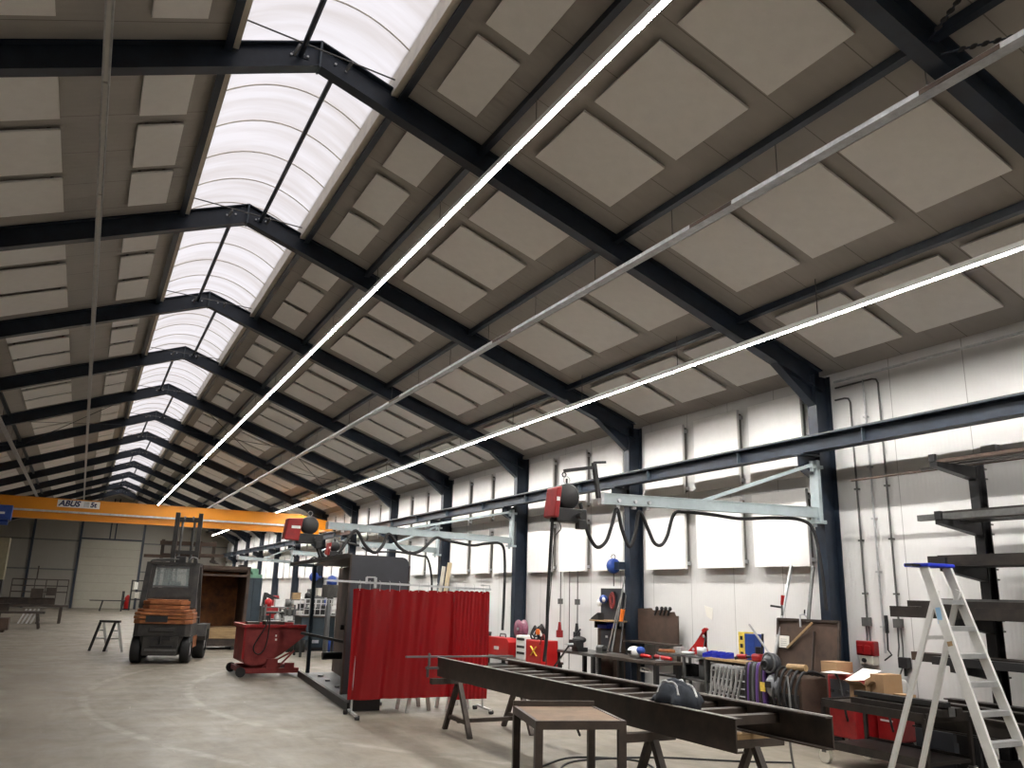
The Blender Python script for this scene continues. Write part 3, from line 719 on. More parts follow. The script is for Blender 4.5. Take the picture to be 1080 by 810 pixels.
    for s in (-1, 1): cy.cyl((s*.14, 2.52, .5), (s*.14, 2.52, 3.4), .03, 10)
    for s in (-1, 1): cy.cyl((s*.10-.02, 2.50, 3.46), (s*.10+.02, 2.50, 3.46), .07, 14)
    obj('lift_chain', cy, 'galv_dark', t)
    ca = MB(); ca.box(-.62, .70, 2.62, 2.70, 2.78, 2.88); ca.box(-.55, .62, 2.62, 2.70, 2.48, 2.56); ca.box(-.35, -.27, 2.60, 2.70, 2.44, 2.9); ca.box(.27, .35, 2.60, 2.70, 2.44, 2.9)
    obj('fork_carriage', ca, 'rust_dark', t)
    for x in (-.56, .64):
        f = MB(); f.box(x-.04, x+.04, 2.70, 2.75, 2.36, 2.92); f.prism([(x-.07, 2.72, 2.36), (x-.07, 2.72, 2.42), (x-.07, 3.9, 2.385), (x-.07, 3.9, 2.36)], (.14, 0, 0)); obj('fork', f, 'mill', t)
    cb = MB(); cb.box(-.95, -.3, 2.58, 2.615, 2.44, 2.52); cb.box(.3, .9, 2.58, 2.615, 2.50, 2.58); obj('spreader_arm', cb, 'rust_dark', t)
    t.location = (1.87, 21.75, 0); t.rotation_euler = (0, 0, math.radians(-13)); t.scale = (1.10, 1.0, 1.03)
forklift()

# ------------------------------------------------------------------ rusty open steel container and slate cabinet behind the forklift
t = thing('steel_container', 'open rusty steel container standing on end behind the forklift', 'container')
b = MB(); b.box(3.15, 4.50, 27.7, 27.74, .12, 2.25); obj('back_plate', b, 'rust', t)
b = MB(); b.box(3.15, 3.20, 26.3, 27.74, .12, 2.32); obj('side_plate', b, 'rust', t)
b = MB(); b.box(4.47, 4.53, 26.3, 27.74, .12, 2.32); obj('side_plate', b, 'rust_dark', t)
b = MB(); b.box(3.15, 4.53, 26.3, 27.74, 2.25, 2.32); obj('top_plate', b, 'rust_dark', t)
b = MB(); b.box(3.12, 4.56, 26.24, 26.31, 2.10, 2.16); b.box(3.12, 4.56, 26.24, 26.31, 2.30, 2.40); b.box(3.12, 3.20, 26.24, 26.31, .12, 2.4); b.box(4.48, 4.56, 26.24, 26.31, .12, 2.4); obj('rim_frame', b, 'rust_dark', t)
b = MB(); b.box(3.2, 4.47, 26.32, 27.7, .32, .62); obj('timber_floor', b, 'wood', t)
b = MB(); b.box(3.2, 4.5, 26.35, 27.7, .10, .32); obj('sill', b, 'mill', t)
for x in (3.3, 4.25): obj('runner', MB().box(x, x+.16, 26.4, 27.6, 0, .12), 'black', t)
rebase(t, (3.83, 27, 0))
t = thing('steel_cabinet', 'slate blue steel cabinet beside the rusty container', 'cabinet')
obj('body', MB().box(5.02, 5.62, 29.9, 31.4, .05, 2.12), 'slate', t, .01)
for x in (5.05, 5.34): obj('door', MB().box(x, x+.26, 29.87, 29.898, .1, 2.08), 'slate', t)
obj('plinth', MB().box(5.05, 5.6, 29.95, 31.35, 0, .05), 'black', t)
rebase(t, (5.32, 30.6, 0))
t = thing('drilling_machine', 'green machine head standing on the slate blue cabinet', 'machine')
b = MB(); b.box(4.98, 5.62, 30.0, 30.6, 2.12, 2.24); b.box(5.3, 5.5, 30.1, 30.5, 2.24, 2.42); b.cyl((5.0, 30.2, 2.36), (5.45, 30.2, 2.36), .09, 14); obj('casting', b, 'green', t, .01)
b = MB(); b.cyl((5.06, 30.05, 2.42), (5.06, 30.05, 2.62), .05, 10); b.box(4.84, 5.0, 30.1, 30.4, 2.24, 2.55); obj('motor', b, 'black', t); rebase(t, (5.3, 30.3, 2.12))

# ------------------------------------------------------------------ red tipping skip
t = thing('tipping_skip', 'red steel tipping skip on a low wheeled chassis', 'skip')
Y0, Y1 = 18.5, 19.75
prof = [(3.24, 1.0), (4.48, 1.0), (4.50, .84), (4.02, .46), (3.70, .27), (3.42, .22), (3.27, .30)]
b = MB(); b.prism([(x, Y0, z) for x, z in prof], (0, .02, 0)); b.prism([(x, Y1-.02, z) for x, z in prof], (0, .02, 0))
for i in range(1, 6):
    (xa, za), (xb, zb) = prof[i], prof[i+1]; d = Vector((xb-xa, 0, zb-za)).normalized(); n_ = Vector((-d.z, 0, d.x))*.02
    b.prism([(xa, Y0+.02, za), (xb, Y0+.02, zb), (xb+n_.x, Y0+.02, zb+n_.z), (xa+n_.x, Y0+.02, za+n_.z)], (0, Y1-Y0-.04, 0))
b.box(3.24, 3.27, Y0+.02, Y1-.02, .28, 1.0); obj('bucket', b, 'red_dull', t)
b = MB(); b.box(3.19, 4.50, Y0-.04, Y0+.03, .985, 1.045); b.box(3.19, 4.50, Y1-.03, Y1+.04, .985, 1.045); b.box(3.17, 3.26, Y0+.03, Y1-.03, .985, 1.045); b.box(3.20, 3.25, Y0-.03, Y0-.001, .35, .985); obj('rim', b, 'red', t)
b = MB(); b.box(3.14, 4.40, Y0-.06, Y0+.06, .07, .17); b.box(3.14, 4.40, Y1-.06, Y1+.06, .07, .17); b.box(3.2, 3.3, Y0+.06, Y1-.06, .07, .17); b.box(4.28, 4.38, Y0+.06, Y1-.06, .07, .17); obj('chassis', b, 'red_dull', t)
b = MB(); b.bar((3.65, Y0, .18), (4.20, Y0-.02, .48), .03, .05, (0, 1, 0)); b.bar((3.95, Y0-.03, .17), (4.28, Y0-.03, .52), .03, .05, (0, 1, 0)); b.box(3.72, 3.95, Y0-.05, Y0-.01, .17, .36); b.box(4.1, 4.3, Y0-.05, Y0+.0, .17, .27); obj('tilt_linkage', b, 'red_dull', t)
for yy in (Y0, Y1): obj('castor', MB().cyl((3.20, yy-.10, .10), (3.20, yy-.065, .10), .10, 16), 'rubber', t)
b = MB(); b.tube(curve_pts([(3.70, Y0-.07, 1.3), (3.62, Y0-.07, 1.0), (3.50, Y0-.07, .78), (3.42, Y0-.07, .60), (3.46, Y0-.07, .48), (3.56, Y0-.07, .46), (3.66, Y0-.07, .6), (3.70, Y0-.07, .9), (3.70, Y0-.07, 1.3)], 5), .013, 6); obj('pull_cord', b, 'black', t)
b = MB(); b.box(3.86, 3.89, Y0-.006, Y0-.001, .80, .84); b.box(3.86, 3.90, Y0-.006, Y0-.001, .72, .76); obj('number_label', b, 'paper', t)
b = MB(); b.box(3.70, 4.1, Y0+.3, Y0+.7, .5, 1.10); b.box(3.35, 3.6, Y0+.5, Y0+.8, .5, 1.08); obj('scrap_offcuts', b, 'mill', t)
rebase(t, (3.8, 19.1, 0))

# ------------------------------------------------------------------ fabricated steel booth
t = thing('steel_booth', 'large fabricated steel booth with a dark grey end panel', 'steel booth')
b = MB(); b.prism([(4.40, 18.5, .015), (3.96, 13.46, .015), (4.6, 13.46, .015), (5.5, 18.5, .015)], (0, 0, .05)); obj('base_plate', b, 'grey', t)
b = MB(); b.bar((4.385, 18.3, .07), (3.92, 13.0, .07), .06, .12); b.bar((3.92, 13.0, .10), (4.4, 13.0, .10), .06, .18); obj('base_rail', b, 'black', t)
b = MB(); b.prism([(5.24, 18.9, .06), (4.52, 13.5, .06), (4.52, 13.5, 2.28), (5.24, 18.9, 2.28)], (.04, -.005, 0)); obj('side_wall', b, 'rust_dark', t)
b = MB(); b.prism([(4.53, 18.4, 2.30), (5.30, 18.4, 2.30), (4.56, 13.5, 2.34), (3.95, 13.5, 2.34)], (0, 0, .03)); obj('roof_plate', b, 'mill', t)
b = MB(); b.bar((4.03, 18.35, 2.31), (3.92, 13.5, 2.36), .05, .07); obj('roof_beam', b, 'galv_dark', t)
b = MB(); b.bar((4.03, 18.35, 2.3), (4.60, 18.4, 2.3), .05, .06); b.bar((4.60, 18.45, .05), (4.55, 18.4, 2.3), .07, .07, (0, 1, 0)); obj('corner_post', b, 'slate', t)
b = MB(); r = .12; P = [(3.93, 13.46, .2), (4.93, 13.46, .2), (4.93, 13.46, 2.36-r)]+[(4.93-r+r*math.cos(a), 13.46, 2.36-r+r*math.sin(a)) for a in (PI/8, PI/4, 3*PI/8)]+[(4.93-r, 13.46, 2.36), (3.93, 13.46, 2.36)]
b.prism(P, (0, .04, 0)); obj('end_panel', b, 'darkgrey', t, .004)
b = MB(); b.box(3.90, 3.93, 13.44, 13.50, .2, 2.37); b.box(4.93, 4.95, 13.44, 13.50, .2, 2.22); obj('panel_edge', b, 'mill', t)
b = MB(); b.cyl((4.78, 16.6, .55), (4.4, 16.6, .55), .07, 12); b.bar((4.85, 16.4, .8), (4.2, 17.6, .92), .05, .05); b.cyl((4.8, 16.2, 1.1), (4.6, 16.2, 1.1), .05, 10); b.box(4.7, 4.85, 15.8, 16.3, .9, 1.3); obj('clamp_arm', b, 'black', t)
for y in (17.6, 16.7, 15.6): obj('floor_stud', MB().cyl((4.6+(y-17)*.1, y, .065), (4.6+(y-17)*.1, y, .10), .05, 10), 'galv', t)
rebase(t, (4.7, 15.8, 0))

# ------------------------------------------------------------------ welding screen
t = thing('welding_screen', 'translucent red welding curtain on a steel stand', 'welding screen')
YC = 12.42
def curtain(x0, x1, z0, z1, y, seed, n=90, amp=.05):
    rnd = random.Random(seed); b = MB(); rows = 22; vs = []; ph = [rnd.uniform(0, 6.28) for _ in range(4)]
    hooks = 7
    for j in range(rows+1):
        v = j/rows
        for i in range(n+1):
            u = i/n; x = x0+(x1-x0)*u
            a = amp*(.55+.45*v)
            yy = y+a*math.sin(u*(x1-x0)*(7+2.5*math.sin(u*5))+ph[0]+.5*v)+a*(.35+.5*(1-v)**2)*math.sin(u*(x1-x0)*27+ph[1]+v*1.5)*math.sin(u*4+1)+.012*math.sin(u*60+ph[2]+v*3)
            top = abs(math.sin(u*hooks*PI+.3)); sag = .02*(1-top)**1.5
            z = z1-(z1-z0)*v-(sag*(1-v)**6)
            xx = x+.02*math.sin(v*2.5+ph[3])*(u-.5)-(.03*(.5-v) if u == 0 else 0)
            vs.append((xx, yy-.10*(1-v)*(sag*6), z))
    b.add(vs, [(j*(n+1)+i, j*(n+1)+i+1, (j+1)*(n+1)+i+1, (j+1)*(n+1)+i) for j in range(rows) for i in range(n)], True); return b
def vinyl():
    m = bpy.data.materials.new('red welding vinyl'); m.use_nodes = True; tn = m.node_tree; N = tn.nodes; L = tn.links; b = N['Principled BSDF']; setc(b, (.20, .006, .009), .22)
    tr = N.new('ShaderNodeBsdfTranslucent'); tr.inputs[0].default_value = (.34, .012, .012, 1); mx = N.new('ShaderNodeMixShader'); mx.inputs[0].default_value = .25
    L.new(b.outputs[0], mx.inputs[1]); L.new(tr.outputs[0], mx.inputs[2]); L.new(mx.outputs[0], N['Material Output'].inputs[0]); return m
MT['vinyl'] = vinyl(); MT['vinyl2'] = mat('scuffed dark red vinyl', (.20, .008, .014), .3, var=.2)
obj('curtain', curtain(3.70, 5.38, .24, 1.83, YC, 3), 'vinyl', t)
o = obj('curtain', curtain(5.32, 5.96, .20, 1.84, YC-.03, 5, 50, .03), 'vinyl', t)
b = MB(); b.bar((3.25, YC, 1.935), (5.98, YC, 1.87), .03, .03)
b.box(5.40, 5.43, YC-.02, YC+.02, 1.84, 1.87); obj('top_rail', b, 'alu', t)
b = MB(); b.bar((3.88, YC, 1.90), (3.88, YC, 2.0), .03, .03); b.bar((3.88, YC, 2.0), (4.02, YC, 2.0), .02, .02); b.bar((4.02, YC, 2.0), (4.02, YC, 1.84), .04, .03); b.bar((5.80, YC, 1.93), (5.96, YC, 1.93), .015, .015); b.bar((5.96, YC, 1.93), (5.96, YC, 1.86), .015, .015); obj('rail_bracket', b, 'alu', t)
for x in (3.80, 5.93):
    b = MB(); b.cyl((x, YC+.06, .04), (x, YC+.06, 1.88), .016, 10); b.bar((x-.02, YC-.28, .06), (x+.05, YC+.36, .06), .035, .03); o = obj('foot', b, 'alu', t)
    for s in (-.26, .34): obj('castor', MB().cyl((x-.03, YC+s, .03), (x+.03, YC+s, .03), .03, 12), 'rubber', o)
hk = None
for i in range(14):
    x = 3.78+i*.158
    if hk is None: hk = obj('hook', MB().tube([(0, YC-.02, 1.80), (0, YC-.03, 1.93), (0, YC+.02, 1.95)], .004, 5), 'galv', t); q = hk
    else: q = hk.copy(); COL.objects.link(q); q.parent = t
    q.location.x = x
rebase(t, (4.8, YC, 0))
for q in [c_ for c_ in t.children if c_.name.startswith('hook')]: pass
# pair of splayed white feet showing under the curtain
for i, (x, y, lb) in enumerate(((4.95, 12.75, 'pale trestle with splayed white legs standing half behind the red curtain'), (5.62, 12.75, 'pale trestle with round feet behind the free end of the red curtain'), (6.45, 11.75, 'grey trestle with splayed legs beyond the steel frame'))):
    t = thing('low_trestle', lb, 'trestle', 'pale trestles')
    for s in (-1, 1):
        obj('leg', MB().bar((x+s*.22, y+s*.1, 0), (x+s*.10, y+s*.03, .62), .05, .05, (0, 1, 0)), 'alu_matt', t)
        obj('leg', MB().bar((x+s*.22, y+.45+s*.1, 0), (x+s*.10, y+.45+s*.03, .62), .05, .05, (0, 1, 0)), 'alu_matt', t)
    obj('head', MB().box(x-.14, x+.14, y-.05, y+.55, .60, .66), 'alu_matt', t)
    obj('brace', MB().box(x-.16, x+.16, y-.01, y+.02, .28, .32), 'alu_matt', t); rebase(t, (x, y+.25, 0))

# ------------------------------------------------------------------ ladder-shaped steel frame on trestles
t = thing('ladder_assembly', 'long ladder-shaped frame of two steel channels joined by rungs', 'steel frame')
XA1, XB1, Z0f, Z1f = 4.47, 5.33, .71, .95
b = MB().channel((XA1, 5.02, .83), (XA1, 10.85, .83), .07, .24, out=1, t=.012); obj('channel', b, 'mill', t)
b = MB().channel((XB1, 4.90, .83), (XB1, 10.45, .83), .07, .24, out=-1, t=.012); obj('channel', b, 'mill', t)
for x, y0, y1 in ((XA1-.004, 5.02, 10.85), (XB1-.01, 4.90, 10.45)): obj('ground_edge', MB().box(x-.014, x+.016, y0, y1, .9502, .956), 'bright_edge', t)
for i in range(13):
    y = 5.50+i*.38; b = MB(); b.box(XA1+.012, XB1-.012, y-.05, y+.05, .83, .90); obj('rung', b, 'mill', t)
b = MB(); b.box(4.02, 5.62, 10.86, 10.92, .945, .965); b.box(4.34, 4.36, 10.86, 10.9, .84, 1.0); obj('end_bar', b, 'galv_dark', t)
b = MB(); b.box(4.29, 4.60, 10.80, 10.86, .80, .83); b.box(4.31, 4.325, 10.8, 10.86, .70, .84); obj('end_lug', b, 'galv_dark', t)
rebase(t, (4.9, 7.9, .71))
def trestle(x0, x1, y, h, lb, m='mill', legx=None, spread=.42, top=None):
    t = thing('trestle', lb, 'trestle', 'dark steel trestles')
    obj('head', MB().box(x0, x1, y-.05, y+.05, h-.07, h), m, t, .004)
    for x in (legx or (x0+.25, x1-.1)):
        for s in (-1, 1): obj('leg', MB().bar((x, y+s*spread, 0), (x, y+s*.03, h-.07), .055, .06, (1, 0, 0)), m, t)
        obj('cross_brace', MB().bar((x, y-spread*.72, .18), (x, y+spread*.72, .18), .04, .05), m, t)
    lx = legx or (x0+.25, x1-.1)
    if abs(lx[0]-lx[-1]) > .3: obj('stretcher', MB().bar((lx[0], y, .16), (lx[-1], y, .16), .05, .05), m, t)
    if top: obj('timber_cap', MB().box(x0-.05, x1-.05, y-.05, y+.05, h, h+top), 'wood', t)
    return rebase(t, ((x0+x1)/2, y, 0))
trestle(4.30, 5.7, 10.65, .70, 'dark steel A-frame trestle carrying the far end of the long steel frame', legx=(4.70, 5.6))
trestle(4.24, 4.78, 6.18, .69, 'dark steel trestle beside the small work table', legx=(4.56,), spread=.34)
trestle(5.08, 5.66, 5.80, .66, 'dark steel trestle topped with a timber block', legx=(5.34,), spread=.34, top=.045)
# dark jacket thrown over the frame
b = MB(); rnd = random.Random(4); nx, ny = 16, 12; vs = []
for j in range(ny+1):
    for i in range(nx+1):
        u, v = i/nx, j/ny; e = min(u, 1-u, v, 1-v)
        h = .02+min(1, e*5)*(.10*max(0, 1-abs(u-.40-.15*v)*2.1)+.04*max(0, 1-abs(v-.3-.3*u)*3)+.03*abs(math.sin(u*11+v*7)))+.010*rnd.random()
        if e == 0: h = .0
        vs.append((4.45+.36*v+.03*math.sin(u*9), 5.76+.30*u+.03*math.sin(v*8), .96+max(0, h)-(.05 if (e == 0 and .1 < v < .9) else 0)))
b.add(vs, [(j*(nx+1)+i, j*(nx+1)+i+1, (j+1)*(nx+1)+i+1, (j+1)*(nx+1)+i) for j in range(ny) for i in range(nx)], True)
t = thing('work_jacket', 'crumpled dark navy work jacket with reflective bands lying on the steel frame', 'jacket')
MT['cloth'] = mat('navy cloth', (.010, .014, .022), .8, var=.4, scale=14); MT['reflective'] = mat('reflective tape', (.45, .46, .46), .4, var=.2)
o = obj('cloth', b, 'cloth', t); s_ = o.modifiers.new('thick', 'SOLIDIFY'); s_.thickness = .012
bd = MB()
for v in (3, 8): bd.tube([Vector(vs[v*(nx+1)+i])+Vector((0, 0, .016)) for i in range(1, nx)], .012, 6)
bd.tube([Vector(vs[j*(nx+1)+9])+Vector((0, 0, .016)) for j in range(1, ny)], .010, 6)
obj('reflective_band', bd, 'reflective', t); rebase(t, (4.65, 5.9, .95))

# ------------------------------------------------------------------ small work table in front
def work_table():
    t = thing('work_table', 'small dark steel work table with a brown top and lower shelf', 'table')
    w, d, h = .335, .42, .86
    obj('tabletop', MB().box(-w, w, -d, d, h-.012, h), 'ply', t)
    f = MB(); f.box(-w-.03, w+.03, -d-.03, -d, h-.06, h+.004); f.box(-w-.03, w+.03, d, d+.03, h-.06, h+.045); f.box(-w-.03, -w, -d, d, h-.06, h+.004); f.box(w, w+.03, -d, d, h-.06, h+.004); obj('frame', f, 'mill', t)
    for sx in (-1, 1):
        for sy in (-1, 1): obj('leg', MB().box(sx*w-.03, sx*w+.03, sy*d-.03, sy*d+.03, 0, h-.06), 'mill', t)
    sh = MB(); sh.box(-w, w, -d, d, .28, .30); sh.box(-w, w, -d-.02, -d, .26, .33); sh.box(-w, w, d, d+.02, .26, .33); obj('shelf', sh, 'mill', t)
    t.location = (3.74, 6.24, 0); t.rotation_euler = (0, 0, math.radians(-16))
work_table()
single('steel_offcut', MB().box(4.10, 4.16, 5.9, 6.0, .0, .45), 'mill', 'short upright steel offcut beside the work table', 'offcut')
# loops of cable on the floor
for i, (pts, r, lb) in enumerate((
    ([(4.6, 8.3, .012), (5.3, 8.7, .012), (5.9, 8.3, .012), (5.7, 7.7, .012), (5.0, 7.5, .012), (4.7, 7.9, .012), (5.2, 8.5, .012), (6.2, 8.4, .012), (7.0, 7.9, .012), (7.6, 7.6, .012)], .011, 'thin dark cable looped on the concrete under the steel frame'),
    ([(5.5, 7.0, .012), (5.9, 7.3, .012), (6.3, 7.0, .012), (6.0, 6.6, .012), (5.6, 6.8, .012), (6.2, 7.2, .012), (7.3, 7.2, .012)], .009, 'second coil of cable on the floor near the wheeled cart'))):
    single('floor_cable', MB().tube(curve_pts(pts, 8), r, 6), 'rubber', lb, 'cable', group='cables on the floor')
single('hanging_lead', MB().tube(curve_pts([(6.98, 7.0, 1.02), (6.9, 6.9, .7), (6.82, 6.85, .35), (6.86, 6.8, .02), (7.0, 6.7, .014)], 6), .012, 6), 'galv_dark', 'pale lead drooping to the floor in front of the brown welding machine', 'cable')
# curved hose under far end of frame
single('hose_loop', MB().tube(curve_pts([(5.36, 9.5, .71), (5.46, 9.5, .50), (5.7, 9.6, .38), (5.95, 9.8, .30), (6.2, 10.0, .012)], 6), .018, 6), 'rubber', 'black hose loop hanging behind the steel frame', 'hose')

# ------------------------------------------------------------------ side wall: conduits, sockets, eaves pipe
single('eaves_pipe', MB().tube([(9.98, -5, 5.12), (9.98, 8.7, 5.12)], .02, 8), 'galv', 'pale pipe running along the top of the wall above the steel rack', 'pipe')
def conduit(y, z0, z1, lb, m='galv_dark', top=None, box=True, lower=None):
    t = thing('conduit', lb, 'conduit', 'conduits down the bare wall')
    b = MB(); X = XR-.035
    pts = [(X, y, z0), (X, y, z1)]
    if top: pts = [(X, y, z0), (X, y, z1-.08), (X, y+.03, z1-.02), (X, y+.1, z1)]+[(X, top, z1)]
    b.tube(pts, .014, 8); obj('pipe', b, m, t)
    c_ = MB(); z = z0+.35
    while z < z1-.2: c_.box(X-.03, XR-.001, y-.03, y+.03, z-.012, z+.012); z += .75
    obj('clips', c_, m, t)
    if box: obj('junction_box', MB().box(XR-.09, XR-.001, y-.055, y+.055, z0-.10, z0+.02), 'galv_dark', t, .005)
    if lower:
        d = MB()
        for q in (-.025, .025): d.tube([(X, y+q, z0-.1), (X, y+q*1.2, z0-.35), (X-.02, y+q*1.6, lower)], .011, 6)
        obj('lead', d, 'galv_dark', t)
    return rebase(t, (XR-.03, y, z0))
conduit(8.50, 1.60, 4.86, 'conduit beside the steel column, ending over the red wall socket', top=8.78, lower=1.28)
conduit(8.24, 1.15, 5.08, 'pale middle conduit of the bare wall with a tool hung at its foot', 'galv', box=False)
conduit(7.98, 1.60, 5.05, 'dark conduit beside the ladder, bending over at its top', top=8.76, lower=1.12)
t = thing('wall_socket', 'red wall socket box under the conduit next to the steel column', 'socket')
obj('housing', MB().box(XR-.12, XR-.001, 8.36, 8.66, 1.10, 1.30), 'red', t, .015)
obj('cover', MB().box(XR-.15, XR-.121, 8.40, 8.50, 1.12, 1.24), 'red', t, .01); obj('cover', MB().box(XR-.15, XR-.121, 8.53, 8.63, 1.12, 1.24), 'red', t, .01)
obj('base_box', MB().box(XR-.12, XR-.001, 8.38, 8.60, .98, 1.10), 'cream', t, .008); obj('knob', MB().cyl((XR-.12, 8.52, 1.04), (XR-.15, 8.52, 1.04), .03, 12), 'black', t); rebase(t, (XR-.06, 8.5, .98))
t = thing('hand_tool', 'black handled tool hooked on the middle conduit of the bare wall', 'tool')
obj('handle', MB().box(XR-.08, XR-.04, 8.14, 8.18, 1.42, 1.66), 'black', t, .008); obj('hook', MB().tube([(XR-.06, 8.16, 1.42), (XR-.06, 8.17, 1.2), (XR-.08, 8.10, 1.14), (XR-.08, 8.22, 1.06)], .012, 6), 'black', t); rebase(t, (XR-.06, 8.16, 1.06))
t = thing('valve_block', 'black valve block on the wall at the end of the dark conduit', 'valve')
obj('body', MB().box(XR-.1, XR-.001, 7.86, 8.0, .98, 1.12), 'black', t, .01); obj('spout', MB().cyl((XR-.05, 7.93, .98), (XR-.05, 7.93, .88), .02, 8), 'black', t); obj('hose', MB().tube(curve_pts([(XR-.05, 7.97, .98), (XR-.08, 8.1, .7), (XR-.1, 8.2, .45)], 5), .012, 6), 'galv_dark', t); rebase(t, (XR-.05, 7.93, .9))
single('wall_lamp', MB().box(XR-.10, XR-.001, 6.30, 6.50, 3.62, 3.80), 'galv', 'small grey box fixed high on the wall above the steel rack', 'box', bevel=.01)
for i, (y, m) in enumerate(((16.95, 'red'), (16.20, 'black'))):
    t = thing('hanging_plug', '%s plug coupling on a drop cable below a white wall panel' % m, 'plug', None)
    obj('cable', MB().cyl((9.965, y, 1.15), (9.965, y, 2.36), .012, 6), 'galv_dark', t); obj('switch_box', MB().box(9.92, 10.0, y-.05, y+.05, 1.62, 1.74), 'galv_dark', t); b = MB(); b.cyl((9.95, y, 1.02), (9.95, y, 1.22), .05, 12, .03); b.box(9.89, 10.01, y-.06, y+.06, .88, 1.04); obj('coupling', b, m, t, .008); rebase(t, (9.9, y, .9))
single('drop_rod', MB().cyl((9.965, 16.55, .0), (9.965, 16.55, 2.36), .010, 6), 'galv_dark', 'plain thin rod between the two plug couplings on the wall', 'rod')
t = thing('hose_reel', 'blue spring hose reel on the column beside the white wall panels', 'hose reel')
b = MB(); b.lathe((9.62, 14.26, 2.42), [(0, -.06), (.10, -.06), (.15, -.035), (.15, .035), (.10, .06), (0, .06)], 20, 'y'); obj('drum', b, 'blue', t)
b = MB(); b.box(9.60, 9.76, 14.04, 14.20, 2.35, 2.5); b.tube([(9.62+.05*math.cos(a), 14.26, 2.60+.05*math.sin(a)) for a in [i*PI/4 for i in range(8)]], .008, 6, closed=True); obj('bracket', b, 'steel_navy', t)
obj('hose', MB().cyl((9.62, 14.25, 2.28), (9.62, 14.25, 2.02), .01, 6), 'black', t); rebase(t, (9.62, 14.26, 2.27))

# ------------------------------------------------------------------ cantilever rack with stock
t = thing('cantilever_rack', 'black cantilever rack loaded with steel profiles against the wall', 'rack')
for y in (6.40, 3.9):
    p_ = MB(); p_.ibeam((9.72, y, .0), (9.72, y, 3.60), .12, .16, up=(1, 0, 0)); p_.box(8.9, 9.9, y-.07, y+.07, 0, .12); o = obj('post', p_, 'black', t)
    for z in (3.42, 2.74, 2.20, 1.60, 1.08, .50):
        a_ = MB(); a_.prism([(9.64, y-.05, z-.10), (9.64, y-.05, z+.06), (8.92, y-.05, z+.06), (8.92, y-.05, z)], (0, .10, 0)); a_.box(8.90, 8.94, y-.04, y+.04, z+.06, z+.15); obj('arm', a_, 'black', t)
    bl = MB()
    for z in (3.42, 2.74, 2.20, 1.60, 1.08, .50):
        for q in (-.07, .05): bl.cyl((9.80, y-.03, z+q), (9.88, y-.03, z+q), .012, 6)
    obj('bolts', bl, 'galv_dark', t)
rebase(t, (9.7, 5.1, 0))
def stock(name, x, z, y0, y1, w, h, m, lb, kind='tube', n=0):
    b = MB()
    if kind == 'tube': b.box(x-w/2, x+w/2, y0, y1, z, z+h)
    elif kind == 'pipe': b.cyl((x, y0, z+h/2), (x, y1, z+h/2), h/2, 12)
    elif kind == 'beam': b.ibeam((x, y0, z+h/2), (x, y1, z+h/2), w, h, t=.014)
    elif kind == 'channel': b.channel((x, y0, z+h/2), (x, y1, z+h/2), w*.9, h, out=1, t=.012)
    return single(name, b, m, lb, 'steel profile', group='steel stock on the cantilever rack')
LV = {'top': 3.481, 'second': 2.801, 'third': 2.261, 'fourth': 1.661, 'fifth': 1.141, 'lowest': .561}
